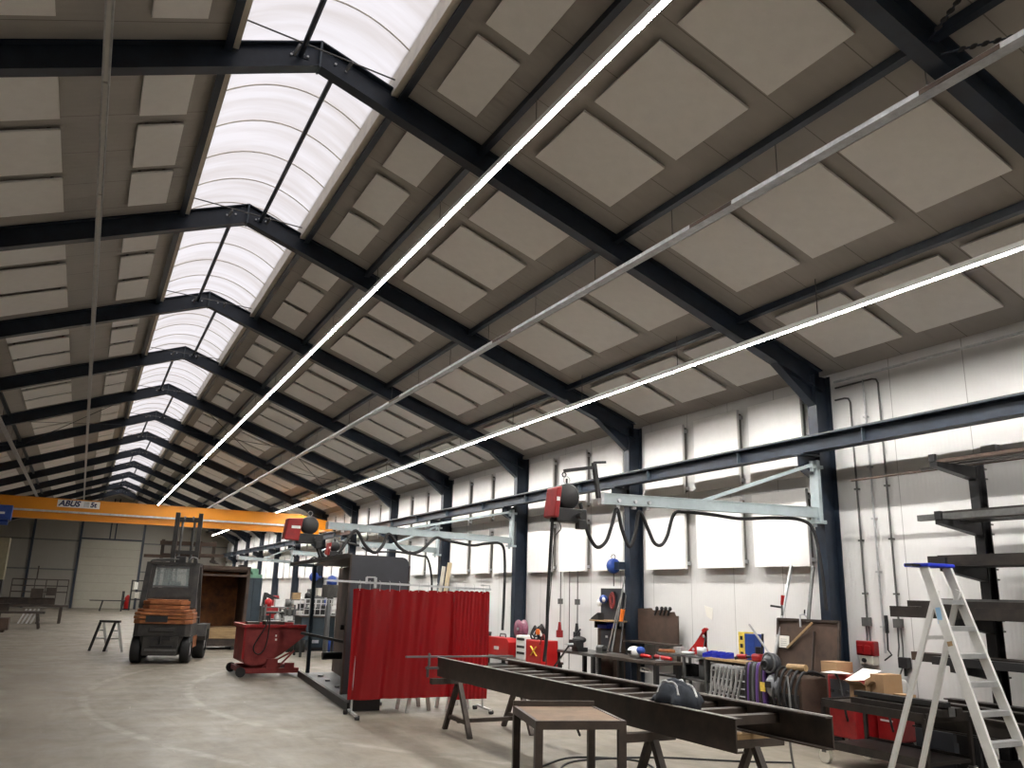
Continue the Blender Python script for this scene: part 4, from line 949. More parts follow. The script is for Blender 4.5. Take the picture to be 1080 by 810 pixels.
S = [('steel_pipe', 'top', 9.55, 0, 2.0, 8.15, .03, .03, 'rust_dark', 'long thin rusty pipe reaching furthest along the wall from the top arm', 'pipe'),
     ('steel_pipe', 'top', 9.44, 0, 2.0, 6.95, .05, .03, 'stock', 'flat bar lying beside the long rusty pipe on the top arm', 'tube'),
     ('box_section', 'top', 9.25, 0, 2.0, 6.45, .10, .06, 'stock', 'grey box section on the middle of the top arm', 'tube'),
     ('box_section', 'top', 9.08, 0, 2.0, 6.5, .08, .04, 'rust_dark', 'brown box section near the tip of the top arm', 'tube'),
     ('box_section', 'second', 9.56, 0, 2.0, 6.55, .12, .10, 'stock', 'box section closest to the post on the second arm down', 'tube'),
     ('box_section', 'second', 9.40, 0, 2.0, 6.6, .12, .10, 'galv_dark', 'grey box section in the middle of the second arm down', 'tube'),
     ('steel_channel', 'second', 9.22, 0, 2.0, 6.65, .10, .12, 'stock', 'steel channel lying on the second arm down', 'channel'),
     ('box_section', 'second', 9.04, 0, 2.0, 6.75, .07, .07, 'galv_dark', 'slim grey section at the tip of the second arm down', 'tube'),
     ('box_section', 'third', 9.52, 0, 2.0, 6.6, .14, .12, 'black', 'black box section by the post on the third arm down', 'tube'),
     ('steel_joist', 'third', 9.30, 0, 2.0, 6.7, .12, .14, 'stock', 'dark steel joist in the middle of the third arm down', 'beam'),
     ('steel_channel', 'third', 9.06, 0, 2.0, 6.7, .09, .12, 'stock', 'dark channel at the tip of the third arm down', 'channel'),
     ('box_section', 'fourth', 9.50, 0, 2.0, 6.8, .16, .16, 'black', 'largest black box section by the post on the fourth arm down', 'tube'),
     ('steel_joist', 'fourth', 9.27, 0, 2.0, 7.0, .14, .16, 'stock', 'dark joist in the middle of the fourth arm down', 'beam'),
     ('box_section', 'fourth', 9.06, 0, 2.0, 7.25, .12, .13, 'stock', 'dark box section at the tip of the fourth arm down', 'tube'),
     ('box_section', 'fourth', 9.06, .131, 2.0, 7.0, .10, .07, 'stock', 'flat section lying on top of the outer box section, fourth arm down', 'tube'),
     ('box_section', 'fourth', 9.27, .161, 2.0, 6.75, .10, .07, 'galv_dark', 'small section lying on the joist of the fourth arm down', 'tube'),
     ('box_section', 'fifth', 9.50, 0, 2.0, 7.35, .10, .10, 'rust_dark', 'rusty brown box section by the post on the fifth arm down', 'tube'),
     ('steel_channel', 'fifth', 9.30, 0, 2.0, 7.1, .10, .10, 'stock', 'dark channel in the middle of the fifth arm down', 'channel'),
     ('box_section', 'fifth', 9.08, 0, 2.0, 6.75, .12, .09, 'black', 'black box section at the tip of the fifth arm down', 'tube'),
     ('steel_joist', 'lowest', 9.45, 0, 2.0, 6.9, .16, .18, 'stock', 'deep steel joist by the post on the lowest arm', 'beam'),
     ('steel_joist', 'lowest', 9.15, 0, 2.0, 7.0, .14, .16, 'stock', 'dark steel joist at the tip of the lowest arm', 'beam')]
for nm_, lv, x, dz, y0, y1, w, h, m, lb, kd in S: stock(nm_, x, LV[lv]+dz, y0, y1, w, h, m, lb, kd)
single('steel_joist', MB().ibeam((8.83, 6.9, .55), (8.81, 3.2, .55), .10, .20, t=.016), 'stock', 'loose steel joist lying across two steel stools in front of the rack', 'steel profile')
for i, (x, y) in enumerate(((8.83, 6.2), (8.81, 3.7))):
    t = thing('steel_stool', 'squat black steel stool under the loose joist, %s the rack post' % ('beside' if i == 0 else 'further on past'), 'stool'); b = MB(); b.box(x-.07, x+.07, y-.14, y+.14, .36, .449); obj('top', b, 'black', t)
    for sx in (-1, 1): obj('leg', MB().box(x+sx*.05-.02, x+sx*.05+.02, y-.12, y+.12, 0, .36), 'black', t)
    rebase(t, (x, y, 0))
t = thing('sheet_steel_box', 'dark steel bin standing on the floor behind the rear feet of the ladder', 'bin')
b = MB(); b.box(8.95, 9.40, 6.52, 6.54, .02, .42); b.box(8.95, 8.97, 6.54, 6.98, .02, .42); b.box(9.38, 9.40, 6.54, 6.98, .02, .42); b.box(8.95, 9.40, 6.98, 7.0, .02, .42); b.box(8.95, 9.40, 6.52, 7.0, 0, .02); obj('body', b, 'darkgrey', t); b = MB(); b.box(9.05, 9.13, 6.6, 6.68, .02, .45); b.box(9.2, 9.28, 6.75, 6.85, .02, .44); obj('offcuts', b, 'stock', t); rebase(t, (9.17, 6.76, 0))

# ------------------------------------------------------------------ aluminium step ladder
t = thing('step_ladder', 'aluminium step ladder with a blue top standing open before the rack', 'ladder')
H = 2.16; xc = 7.16
fy = lambda z: 4.535+.317*z; ry = lambda z: 5.85-.384*z
hw = lambda z: .245-.04*(z/H)*2.1
for s in (-1, 1):
    b = MB(); b.bar((xc+s*hw(0), fy(0), 0), (xc+s*hw(H), fy(H), H), .028, .085, (0, 1, 0)); o = obj('front_rail', b, 'alu_matt', t)
    if s < 0:
        b = MB(); z = 1.72; b.bar((xc+s*(hw(z)+.0145), fy(z)+.005, z-.07), (xc+s*(hw(z)+.0145), fy(z)+.02, z+.07), .002, .05, (0, 1, 0)); obj('blue_sticker', b, 'bluesticker', o) if False else obj('blue_sticker', b, 'blue_light', o)
        b = MB(); z = 1.48; b.bar((xc+s*(hw(z)+.0145), fy(z), z-.02), (xc+s*(hw(z)+.0145), fy(z)+.008, z+.02), .002, .05, (0, 1, 0)); obj('yellow_sticker', b, 'wood', o)
    b = MB(); b.bar((xc+s*hw(0)*.92, ry(0), 0), (xc+s*hw(1.95)*.9, ry(1.95)+.02, 1.95), .024, .05, (0, 1, 0)); obj('rear_leg', b, 'alu_matt', t)
for i in range(8):
    z = .23+.2315*i-.0; b = MB(); b.box(xc-hw(z)+.015, xc+hw(z)-.015, fy(z)-.035, fy(z)+.055, z-.012, z+.012); b.box(xc-hw(z)+.015, xc+hw(z)-.015, fy(z)-.04, fy(z)-.034, z-.03, z+.012); obj('step', b, 'alu', t)
for z in (1.52,): b = MB(); b.bar((xc-hw(z)*.9, ry(z), z), (xc+hw(z)*.9, ry(z), z), .02, .035); obj('rear_brace', b, 'alu_matt', t)
b = MB(); b.box(xc-.19, xc+.20, fy(H)-.06, fy(H)+.20, H-.005, H+.03); obj('top_tray', b, 'bluebin', t, .01)
b = MB(); b.box(xc-.30, xc-.19, fy(H)+.02, fy(H)+.10, H+.0, H+.02); obj('tray_lug', b, 'black', t)
rebase(t, (xc, 5.2, 0))

# ------------------------------------------------------------------ wheeled cart with steel bundle, cardboard boxes, white cylinder
t = thing('steel_cart', 'dark steel two-shelf cart on pale castors loaded with profiles and boxes', 'cart')
x0, x1, y0, y1 = 8.02, 8.72, 6.15, 7.50
b = MB(); b.box(x0, x1, y0, y1, .66, .69); b.box(x0-.02, x0, y0, y1, .62, .71); b.box(x1, x1+.02, y0, y1, .62, .71); b.box(x0, x1, y0-.02, y0, .62, .71); b.box(x0, x1, y1, y1+.02, .62, .71); obj('top_shelf', b, 'stock', t)
b = MB(); b.box(x0, x1, y0, y1, .20, .23); b.box(x0-.02, x0, y0, y1, .17, .26); b.box(x1, x1+.02, y0, y1, .17, .26); obj('lower_shelf', b, 'stock', t)
for x in (x0, x1):
    for y in (y0, y1): obj('leg', MB().box(x-.02, x+.02, y-.02, y+.02, .14, .66), 'stock', t); c_ = MB(); c_.cyl((x-.025, y, .08), (x+.025, y, .08), .08, 16); obj('castor', c_, 'cream', t); obj('castor_fork', MB().box(x-.035, x+.035, y-.03, y+.03, .12, .17), 'galv_dark', t)
rebase(t, (8.37, 6.8, 0))
for i, (x, z, h, m, lb) in enumerate(((8.14, .691, .07, 'stock', 'dark steel angle at the open edge of the cart top'), (8.26, .691, .09, 'galv_dark', 'grey channel section lying second on the cart top'), (8.38, .691, .08, 'stock', 'dark box section lying third on the cart top'), (8.20, .762+.02, .05, 'black', 'black bar lying on the channel of the cart'))):
    single('steel_section', MB().box(x-.05, x+.05, 6.0, 7.15, z, z+h), m, lb, 'steel profile', group='steel sections on the cart')
def carton(x0, x1, y0, y1, z0, z1, lb, flaps=True):
    t = thing('cardboard_box', lb, 'box', 'cardboard boxes')
    b = MB(); th = .006
    b.box(x0, x1, y0, y0+th, z0, z1); b.box(x0, x1, y1-th, y1, z0, z1); b.box(x0, x0+th, y0+th, y1-th, z0, z1); b.box(x1-th, x1, y0+th, y1-th, z0, z1); b.box(x0, x1, y0, y1, z0, z0+th); obj('body', b, 'card', t)
    f = MB()
    if flaps:
        f.prism([(x0, y0, z1), (x1, y0, z1), (x1, y0-.09, z1+.06), (x0, y0-.09, z1+.06)], (0, .005, .003)); f.prism([(x0, y0, z1), (x0, y1, z1), (x0-.09, y1, z1+.05), (x0-.09, y0, z1+.05)], (.003, 0, .005))
        f.prism([(x1, y0, z1), (x1, y1, z1), (x1+.04, y1, z1+.1), (x1+.04, y0, z1+.1)], (.005, 0, .002))
    else: f.box(x0, x1, y0, y1, z1, z1+.005)
    obj('flap', f, 'card', t); return rebase(t, ((x0+x1)/2, (y0+y1)/2, z0))
carton(8.44, 8.70, 7.22, 7.46, .693, .86, 'low open cardboard box at the corner of the cart top')
t = carton(8.50, 8.82, 7.02, 7.20, .693, 1.00, 'tall cardboard box standing on the cart beside the steel sections', False)
carton(8.60, 8.76, 6.80, 6.98, .693, .80, 'small cardboard box partly hidden behind the tall one on the cart', False)
single('paper_wrap', MB().add([(8.38, 7.5, .90), (8.72, 7.42, .96), (8.76, 7.25, 1.03), (8.42, 7.22, .93), (8.58, 7.36, 1.05)], [(0, 1, 4), (1, 2, 4), (2, 3, 4), (3, 0, 4)]), 'paper', 'crumpled white packing paper poking out of the open cardboard box', 'paper')
single('grey_cylinder', MB().lathe((9.86, 7.93, 0), [(0, .0), (.13, 0), (.13, .80), (.11, .84), (0, .84)], 24), 'alu_matt', 'pale grey steel cylinder standing on the floor behind the cart', 'cylinder')

# ------------------------------------------------------------------ welding machines between frame end and cart
def welder(x, y, h, lb, m='red', w=.42, d=.7, rot=0):
    t = thing('welding_machine', lb, 'welding machine', 'welding machines along the wall')
    b = MB(); b.box(x-w/2, x+w/2, y-d/2, y+d/2, .14, h); obj('body', b, m, t, .02)
    b = MB(); b.box(x-w/2-.006, x-w/2-.001, y-d/2+.05, y+d/2-.05, h*.62, h*.94); obj('control_panel', b, 'darkgrey', t)
    b = MB(); b.box(x-w/2-.006, x-w/2-.001, y-d/2+.06, y+d/2-.06, h*.54, h*.57); obj('decal', b, 'white', t)
    b = MB()
    for q in (-.12, 0, .12): b.cyl((x-w/2-.03, y+q, h*.78), (x-w/2, y+q, h*.78), .025, 12)
    obj('knob', b, 'black', t)
    obj('lead', MB().tube(curve_pts([(x-w/2-.02, y-.1, h*.4), (x-w/2-.12, y-.16, h*.55), (x-w/2-.06, y-.05, h*.9), (x-w/2-.05, y+.02, h*1.02)], 5), .015, 6), 'rubber', t)
    for sx in (-1, 1):
        for sy in (-1, 1): obj('wheel', MB().cyl((x+sx*(w/2-.04)-.02, y+sy*(d/2-.1), .08), (x+sx*(w/2-.04)+.02, y+sy*(d/2-.1), .08), .08, 14), 'rubber', t)
    return rebase(t, (x, y, 0))
welder(9.15, 8.05, .90, 'tall red welding machine behind the wheeled cart', d=.42)
welder(9.45, 7.66, .70, 'lower red welding machine between the cart and the wall', d=.0+.30, w=.34)
t = thing('extraction_unit', 'brown welding extraction unit heaped with hoses beside the red welding machine', 'extraction unit')
b = MB(); b.box(8.72, 9.2, 8.5, 8.98, .12, .82); obj('body', b, 'rust_dark', t, .015)
for sx in (8.78, 9.14):
    for sy in (8.56, 8.92): obj('castor', MB().cyl((sx-.02, sy, .06), (sx+.02, sy, .06), .06, 12), 'rubber', t)
b = MB()
for i in range(5): y = 8.5+.10*i; b.tube(curve_pts([(8.66, y, .25+.03*i), (8.62, y+.02, .60), (8.72, y, .86+.012*i), (8.95, y+.03, .90), (9.15, y, .84)], 5), .02, 6)
obj('hose', b, 'rubber', t)
b = MB(); b.box(8.70, 8.716, 8.55, 8.9, .35, .6); obj('side_panel', b, 'black', t); rebase(t, (8.96, 8.74, 0))
single('leather_roll', MB().cyl((8.82, 8.50, .95), (8.80, 8.80, .94), .045, 12), 'wood', 'tan rolled leather apron lying over the hoses', 'roll')
carton(8.95, 9.25, 8.10, 8.36, .92, 1.05, 'cardboard box on top of the tall red welding machine', False)
single('paper_sheet', MB().add([(8.78, 7.95, .935), (9.02, 7.9, .93), (9.0, 8.16, .95), (8.76, 8.2, .93)], [(0, 1, 2, 3)]).add([(8.78, 7.95, .93), (9.02, 7.9, .925), (9.0, 8.16, .945), (8.76, 8.2, .925)], [(3, 2, 1, 0)]), 'paper', 'loose white sheet lying on the tall red welding machine', 'paper')
t = thing('suction_head', 'black hand-held suction head with round nozzle hanging over the extraction unit', 'suction head')
b = MB(); b.ball((8.72, 9.02, .98), .12, .13, .13, 16, 10); obj('shell', b, 'darkgrey', t)
b = MB(); b.lathe((8.585, 9.02, .95), [(.07, .01), (.075, -.01), (.05, -.02), (.045, .03), (0, .03)], 18, 'x'); obj('nozzle', b, 'black', t)
b = MB(); b.tube([(8.66+.06*math.cos(a)*.3, 9.02+.13*math.cos(a), .98+.13*math.sin(a)) for a in [i*PI/8 for i in range(16)]], .015, 8, closed=True); obj('rim', b, 'grey', t); rebase(t, (8.72, 9.02, .84))
t = thing('welding_helmet', 'glossy grey welding helmet with a yellow decal hanging beside the purple hose', 'helmet')
b = MB(); b.ball((8.70, 8.98, .68), .11, .12, .16, 14, 10); obj('shell', b, 'helmet_grey', t); b = MB(); b.box(8.585, 8.60, 9.04, 9.13, .60, .72); obj('decal', b, 'yellow_decal', t); b = MB(); b.box(8.578, 8.60, 8.93, 9.03, .66, .74); obj('visor', b, 'black', t); rebase(t, (8.7, 8.98, .5))
t = thing('hose_stand', 'steel stand draped with purple and black hoses next to the hanging clamps', 'hose stand')
b = MB(); b.box(8.74, 8.78, 9.10, 9.14, 0, .86); b.box(8.74, 8.78, 9.50, 9.54, 0, .86); b.box(8.74, 8.78, 9.10, 9.54, .86, .90); b.box(8.6, 8.95, 9.08, 9.16, 0, .03); b.box(8.6, 8.95, 9.48, 9.56, 0, .03); obj('stand', b, 'galv_dark', t)
for i in range(9):
    y = 9.13+.045*i; m = ('purple', 'black', 'rust_dark', 'purple', 'rubber', 'grey', 'rubber', 'purple', 'black')[i]
    obj('hose', MB().tube(curve_pts([(8.68-.02*(i % 2), y, .15+.05*(i % 3)), (8.66, y, .6), (8.70, y+.01, .90), (8.76, y+.01, .935), (8.82, y, .88), (8.86, y, .4)], 5), .018 if i % 3 else .026, 8), m, t)
rebase(t, (8.76, 9.32, 0))
# hanging clamps on a rail
t = thing('clamp_rail', 'pale bar on two posts carrying a row of screw clamps', 'rail')
obj('bar', MB().bar((8.80, 9.60, .80), (8.80, 10.26, .83), .03, .04), 'alu', t)
for y in (9.61, 10.25): obj('post', MB().box(8.80, 8.83, y-.015, y+.015, 0, .82), 'galv_dark', t)
obj('foot', MB().box(8.66, 8.95, 9.58, 9.98, 0, .02), 'galv_dark', t); rebase(t, (8.8, 9.93, 0))
cl = None
lbs = ['first screw clamp on the pale bar, next to the hoses', 'second screw clamp on the pale bar from the hoses', 'third screw clamp along the pale bar', 'fourth screw clamp along the pale bar', 'fifth screw clamp along the pale bar', 'sixth screw clamp along the pale bar', 'seventh screw clamp on the pale bar, leaning furthest out']
for i in range(7):
    t = thing('screw_clamp', lbs[i], 'clamp', 'screw clamps on the pale bar'); y = 9.64+i*.088; ly = .10+.015*i
    b = MB(); b.bar((8.76, y, .86), (8.72, y+ly+.05, .30), .022, .035, (1, 0, 0)); b.bar((8.77, y, .86), (8.62, y, .85), .02, .03); obj('frame', b, 'galv', t)
    b = MB(); b.cyl((8.64, y+.02, .84), (8.64, y+.06, .52), .012, 8); obj('screw', b, 'galv', t); rebase(t, (8.75, y, .36))

# ------------------------------------------------------------------ drawer bench, shelf table, vice benches
t = thing('drawer_bench', 'long low bench with dark drawers under a light timber top', 'workbench')
obj('worktop', MB().box(9.18, 10.02, 9.78, 10.98, .87, .905), 'wood', t)
obj('carcass', MB().box(9.26, 10.0, 9.82, 10.94, .06, .87), 'darkgrey', t)
for i in range(2):
    for k in range(7):
        y0 = 9.83+i*.56; z0 = .09+k*.11; o = obj('drawer', MB().box(9.235, 9.259, y0, y0+.54, z0, z0+.095), 'black', t); obj('handle', MB().box(9.215, 9.234, y0+.03, y0+.51, z0+.070, z0+.085), 'galv', o)
obj('plinth', MB().box(9.3, 9.95, 9.86, 10.9, 0, .06), 'black', t); rebase(t, (9.6, 10.16, 0))
t = thing('shelf_table', 'grey steel open-shelf table between the drawer bench and the brown backboard', 'table')
for z in (.86, .50, .15): obj('shelf', MB().box(9.22, 9.98, 11.02, 12.35, z, z+.03), 'galv_dark', t)
for x in (9.24, 9.96):
    for y in (11.04, 11.60, 12.33): obj('leg', MB().box(x-.02, x+.02, y-.02, y+.02, 0, .86 if x > 9.5 else .885), 'galv_dark', t)
rebase(t, (9.6, 11.7, 0))
single('storage_drum', MB().lathe((9.45, 11.25, .531), [(0, 0), (.14, 0), (.14, .30), (.12, .31), (0, .31)], 18), 'grey', 'grey cylinder standing on the middle shelf of the open-shelf table', 'drum')
single('motor_unit', MB().box(9.4, 9.7, 11.75, 12.1, .531, .72).cyl((9.55, 11.7, .64), (9.55, 12.15, .64), .10, 14), 'black', 'black motor lying on the middle shelf of the open-shelf table', 'motor')
t = thing('magnetic_square', 'red triangular welding magnet standing on the open-shelf table', 'magnet')
b = MB(); b.prism([(9.6, 11.42, .892), (9.6, 11.98, .892), (9.6, 11.42, 1.32), (9.6, 11.47, 1.34), (9.6, 11.55, 1.30)], (.04, 0, 0)); obj('plate', b, 'redbright', t, .004)
b = MB()
for (y, z) in ((11.5, 1.2), (11.5, 1.0), (11.78, .97)): b.cyl((9.585, y, z), (9.6, y, z), .025, 12)
obj('rivet', b, 'galv', t); rebase(t, (9.62, 11.6, .892))
t = thing('paint_pot', 'silver pot with a brush handle beside the red triangular magnet', 'pot'); obj('pot', MB().lathe((9.4, 11.32, .892), [(0, 0), (.08, 0), (.085, .14), (.075, .14), (.07, .02), (0, .02)], 18), 'galv', t); obj('brush', MB().cyl((9.4, 11.32, .92), (9.42, 11.24, 1.2), .01, 8), 'galv_dark', t); rebase(t, (9.4, 11.32, .892))
single('steel_dish', MB().lathe((9.35, 11.62, .892), [(0, 0), (.08, 0), (.12, .05), (.11, .05), (.07, .012), (0, .012)], 18), 'white', 'white dish lying in front of the red triangular magnet', 'dish')
def binbox(x, y, z, w, d, h, lb):
    b = MB(); th = .008; b.box(x, x+d, y, y+w, z, z+th); b.box(x, x+th, y, y+w, z+th, z+h*.6); b.box(x+d-th, x+d, y, y+w, z+th, z+h); b.prism([(x+th, y, z+th), (x+d-th, y, z+th), (x+d-th, y, z+h), (x+th, y, z+h*.6)], (0, th, 0)); b.prism([(x+th, y+w-th, z+th), (x+d-th, y+w-th, z+th), (x+d-th, y+w-th, z+h), (x+th, y+w-th, z+h*.6)], (0, th, 0))
    return single('storage_bin', b, 'bluebin', lb, 'bin', group='blue storage bins')
binbox(9.30, 11.03, .892, .16, .20, .10, 'widest blue bin, on the end of the open-shelf table'); binbox(9.26, 10.78, .906, .13, .18, .09, 'middle blue bin of the three, on the timber worktop'); binbox(9.26, 10.59, .906, .13, .18, .09, 'blue bin beside the blue and yellow box on the timber worktop')
t = thing('parts_box', 'upright blue box with yellow printed packets standing on the timber worktop', 'box'); obj('case', MB().box(9.5, 9.7, 10.18, 10.40, .906, 1.30), 'blue', t, .006); obj('packets', MB().box(9.5, 9.7, 10.405, 10.54, .906, 1.32), 'yellow_decal', t)
for z in (.96, 1.08, 1.2): obj('printed_square', MB().box(9.495, 9.4995, 10.44, 10.50, z, z+.06), 'black', t)
rebase(t, (9.6, 10.36, .906))
t = thing('power_drill', 'red and black power drill lying on the timber worktop by the blue bins', 'power tool'); b = MB(); b.cyl((9.32, 10.38, .955), (9.36, 10.22, .965), .04, 12); obj('body', b, 'red', t); b = MB(); b.cyl((9.36, 10.22, .965), (9.38, 10.16, .968), .02, 10); b.bar((9.33, 10.34, .95), (9.26, 10.38, .93), .035, .04); obj('grip', b, 'black', t); rebase(t, (9.33, 10.3, .91))
t = thing('power_drill', 'red machine with a dark upright handle in the middle of the timber worktop', 'power tool'); b = MB(); b.box(9.35, 9.6, 9.92, 10.12, .906, 1.02); obj('body', b, 'red', t, .03); b = MB(); b.cyl((9.45, 9.98, 1.0), (9.45, 9.94, 1.32), .018, 8); b.cyl((9.45, 10.05, 1.02), (9.45, 10.05, 1.12), .05, 12); obj('handle', b, 'black', t); rebase(t, (9.5, 10.0, .906))
t = thing('angle_grinder', 'grey angle grinder lying at the end of the timber worktop by the pole', 'power tool'); b = MB(); b.cyl((9.72, 9.98, .95), (9.87, 9.83, .96), .04, 12); b.cyl((9.62, 9.84, .95), (9.72, 9.90, .95), .035, 12); obj('body', b, 'galv', t); b = MB(); b.cyl((9.32, 9.78, .91), (9.32, 9.78, .925), .07, 18); obj('disc', b, 'black', t); rebase(t, (9.7, 9.9, .906))

def vice_bench(x0, x1, y0, y1, h, lb, top='mill', leg='black'):
    t = thing('workbench', lb, 'workbench')
    obj('worktop', MB().box(x0, x1, y0, y1, h-.05, h), top, t, .004)
    for x in (x0+.05, x1-.05):
        for y in (y0+.06, y1-.06): obj('leg', MB().box(x-.035, x+.035, y-.035, y+.035, 0, h-.05), leg, t)
    obj('shelf', MB().box(x0+.02, x1-.02, y0+.02, y1-.02, .18, .21), leg, t); return rebase(t, ((x0+x1)/2, (y0+y1)/2, 0))
vice_bench(8.62, 9.18, 11.55, 13.40, .78, 'dark workbench in front of the brown backboard')
vice_bench(8.72, 9.45, 13.62, 15.05, .76, 'workbench with a bench vice beside the column', 'galv_dark')
t = thing('bench_vice', 'black bench vice at the end of the workbench by the column', 'vice'); b = MB(); b.box(8.74, 8.98, 14.2, 14.42, .762, .84); b.box(8.70, 8.86, 14.16, 14.46, .84, .98); b.ball((8.84, 14.3, .98), .13, .17, .07); obj('body', b, 'black', t, .01); b = MB(); b.cyl((8.55, 14.3, .90), (8.75, 14.3, .90), .02, 8); b.cyl((8.57, 14.2, .90), (8.57, 14.4, .90), .01, 6); obj('screw', b, 'galv', t); rebase(t, (8.85, 14.3, .762))
b = MB(); b.box(9.0, 9.12, 13.75, 13.95, .762, .85); b.cyl((9.06, 13.75, .85), (9.06, 13.95, .85), .06, 12); single('bench_motor', b, 'galv_dark', 'grey motor body on the workbench beside the leaning rods', 'motor')
t = thing('brown_backboard', 'rusty brown steel backboard with jagged top behind the dark workbench', 'backboard')
b = MB(); b.prism([(9.90, 12.58, 1.0), (9.90, 13.82, 1.0), (9.90, 13.82, 1.60), (9.90, 13.4, 1.62), (9.90, 13.36, 1.58), (9.90, 12.9, 1.60), (9.90, 12.86, 1.56), (9.90, 12.70, 1.57), (9.90, 12.66, 1.50), (9.90, 12.58, 1.50)], (.03, 0, 0)); obj('plate', b, 'rust_dark', t)
obj('shelf', MB().box(9.60, 9.93, 12.5, 13.9, .97, 1.0), 'mill', t); obj('upright', MB().box(9.88, 9.93, 12.55, 12.6, .0, .97), 'mill', t); obj('upright', MB().box(9.88, 9.93, 13.8, 13.85, .0, .97), 'mill', t); rebase(t, (9.9, 13.2, 0))
for i, y in enumerate((12.80, 12.93, 13.05, 13.2)):
    t = thing('gripping_tool', 'black gripping tool on the jagged top of the backboard, %s' % ('at its low end', 'one in from the low end', 'two in from the low end', 'nearest the column')[i], 'tool', 'black tools along the backboard'); b = MB(); b.ball((9.90, y, 1.62), .03, .045, .04, 10, 6); b.bar((9.89, y, 1.60), (9.885, y+.06, 1.50), .025, .03); obj('jaw', b, 'black', t); rebase(t, (9.9, y, 1.58))
t = thing('welding_helmet', 'white and blue welding helmet lying on the dark workbench', 'helmet'); b = MB(); b.ball((8.95, 12.62, .87), .12, .14, .10, 16, 10); obj('shell', b, 'white', t); b = MB(); b.ball((9.0, 12.50, .90), .09, .08, .07, 12, 8); obj('band', b, 'blue', t); b = MB(); b.box(8.82, 8.85, 12.56, 12.7, .84, .90); obj('visor', b, 'black', t); rebase(t, (8.95, 12.6, .78))
for i, (y, x, m, lb) in enumerate(((12.25, 8.85, 'redbright', 'bright red angle grinder nearest the white helmet'), (12.0, 8.95, 'red', 'red angle grinder in the middle of the dark workbench'), (11.75, 8.9, 'redbright', 'red grinder with a pale disc at the end of the dark workbench'))):
    t = thing('angle_grinder', lb, 'power tool', 'red grinders'); b = MB(); b.cyl((x, y, .84), (x+.04, y-.20, .83), .035, 12, .028); obj('body', b, m, t); b = MB(); b.cyl((x-.03, y+.03, .79), (x-.03, y+.03, .80), .07, 18); b.cyl((x, y+.02, .80), (x, y+.02, .86), .035, 12); obj('disc', b, 'galv' if i == 2 else 'black', t); rebase(t, (x, y, .785))
single('orange_case', MB().box(9.25, 9.42, 12.05, 12.32, .892, .94), 'orange', 'flat orange case at the end of the open-shelf table', 'case', bevel=.01)
single('tin_box', MB().box(9.5, 9.62, 12.02, 12.2, .892, .99), 'galv', 'small metal tin behind the flat orange case', 'tin', bevel=.004)
single('white_handle', MB().tube([(8.71, 12.10, .60), (8.69, 12.06, .66), (8.69, 11.86, .66), (8.71, 11.82, .60), (8.71, 12.10, .60)], .012, 6), 'white', 'white handle hanging on the front of the dark workbench', 'handle')
# tool board, cabinet, leaning bars near the second column
t = thing('tool_board', 'dark grey board fixed to the wall beside the column', 'board'); obj('board', MB().box(9.80, 9.84, 14.22, 15.0, 1.15, 1.98), 'darkgrey', t); obj('upright', MB().box(9.84, 9.90, 14.25, 14.32, 0, 1.9), 'black', t); obj('upright', MB().box(9.84, 9.90, 14.9, 14.97, 0, 1.9), 'black', t); rebase(t, (9.83, 14.6, 0))
t = thing('respirator_mask', 'blue and white respirator hanging on the dark grey board', 'respirator'); b = MB(); b.ball((9.72, 14.78, 1.76), .08, .11, .09); obj('mask', b, 'blue', t); b = MB(); b.ball((9.68, 14.88, 1.68), .05, .07, .07); b.ball((9.66, 14.68, 1.75), .03, .05, .05); obj('filter', b, 'white', t); rebase(t, (9.72, 14.78, 1.62))
t = thing('red_coil', 'dark red coiled hose hanging on the dark grey board', 'hose'); b = MB()
for r in (.07, .10, .13): b.tube([(9.76-.01*(r*10), 14.50+r*.7*math.cos(a), 1.74+r*1.2*math.sin(a)) for a in [i*PI/10 for i in range(20)]], .015, 6, closed=True)
obj('coil', b, 'red_dull', t); obj('strap', MB().box(9.76, 9.80, 14.46, 14.54, 1.84, 1.92), 'black', t); rebase(t, (9.77, 14.5, 1.6))
t = thing('wall_shelf', 'light timber shelf beside the column holding black tools', 'shelf'); obj('board', MB().box(9.30, 9.80, 13.98, 14.66, 1.33, 1.355), 'wood', t); obj('bracket', MB().box(9.4, 9.8, 14.6, 14.63, 1.20, 1.33), 'black', t); rebase(t, (9.5, 14.4, 1.33))
single('black_pouch', MB().prism([(9.35, 14.42, 1.357), (9.35, 14.72, 1.357), (9.35, 14.66, 1.40), (9.35, 14.44, 1.50)], (.15, 0, 0)), 'black', 'black tool pouch on the light timber shelf', 'pouch', bevel=.01)
binbox(9.42, 14.20, 1.23-.03, .34, .24, .10, 'blue bin under the light timber shelf')
t = thing('tool_cabinet', 'dark cabinet with a grey door standing at the column under the light timber shelf', 'cabinet'); obj('body', MB().box(9.50, 9.95, 14.10, 14.66, .77-.77, 1.19), 'rust_dark', t); obj('door', MB().box(9.475, 9.499, 14.12, 14.50, .78, 1.17), 'darkgrey', t); obj('label', MB().box(9.470, 9.4745, 14.25, 14.33, 1.02, 1.06), 'white', t); rebase(t, (9.7, 14.4, 0))
for i, (a_, b_, m, lb) in enumerate((((9.10, 13.55, .80), (9.60, 13.83, 2.20), 'galv_dark', 'long grey rod leaning on the column with the hose reel'), ((9.20, 13.42, .80), (9.60, 13.80, 1.85), 'black', 'black bar leaning against the column beside the long grey rod'), ((9.05, 13.62, .80), (9.66, 14.08, 1.78), 'mill', 'short dark bar leaning across the grey rod at the column'))):
    single('leaning_bar', MB().bar(a_, b_, .025, .03), m, lb, 'bar')
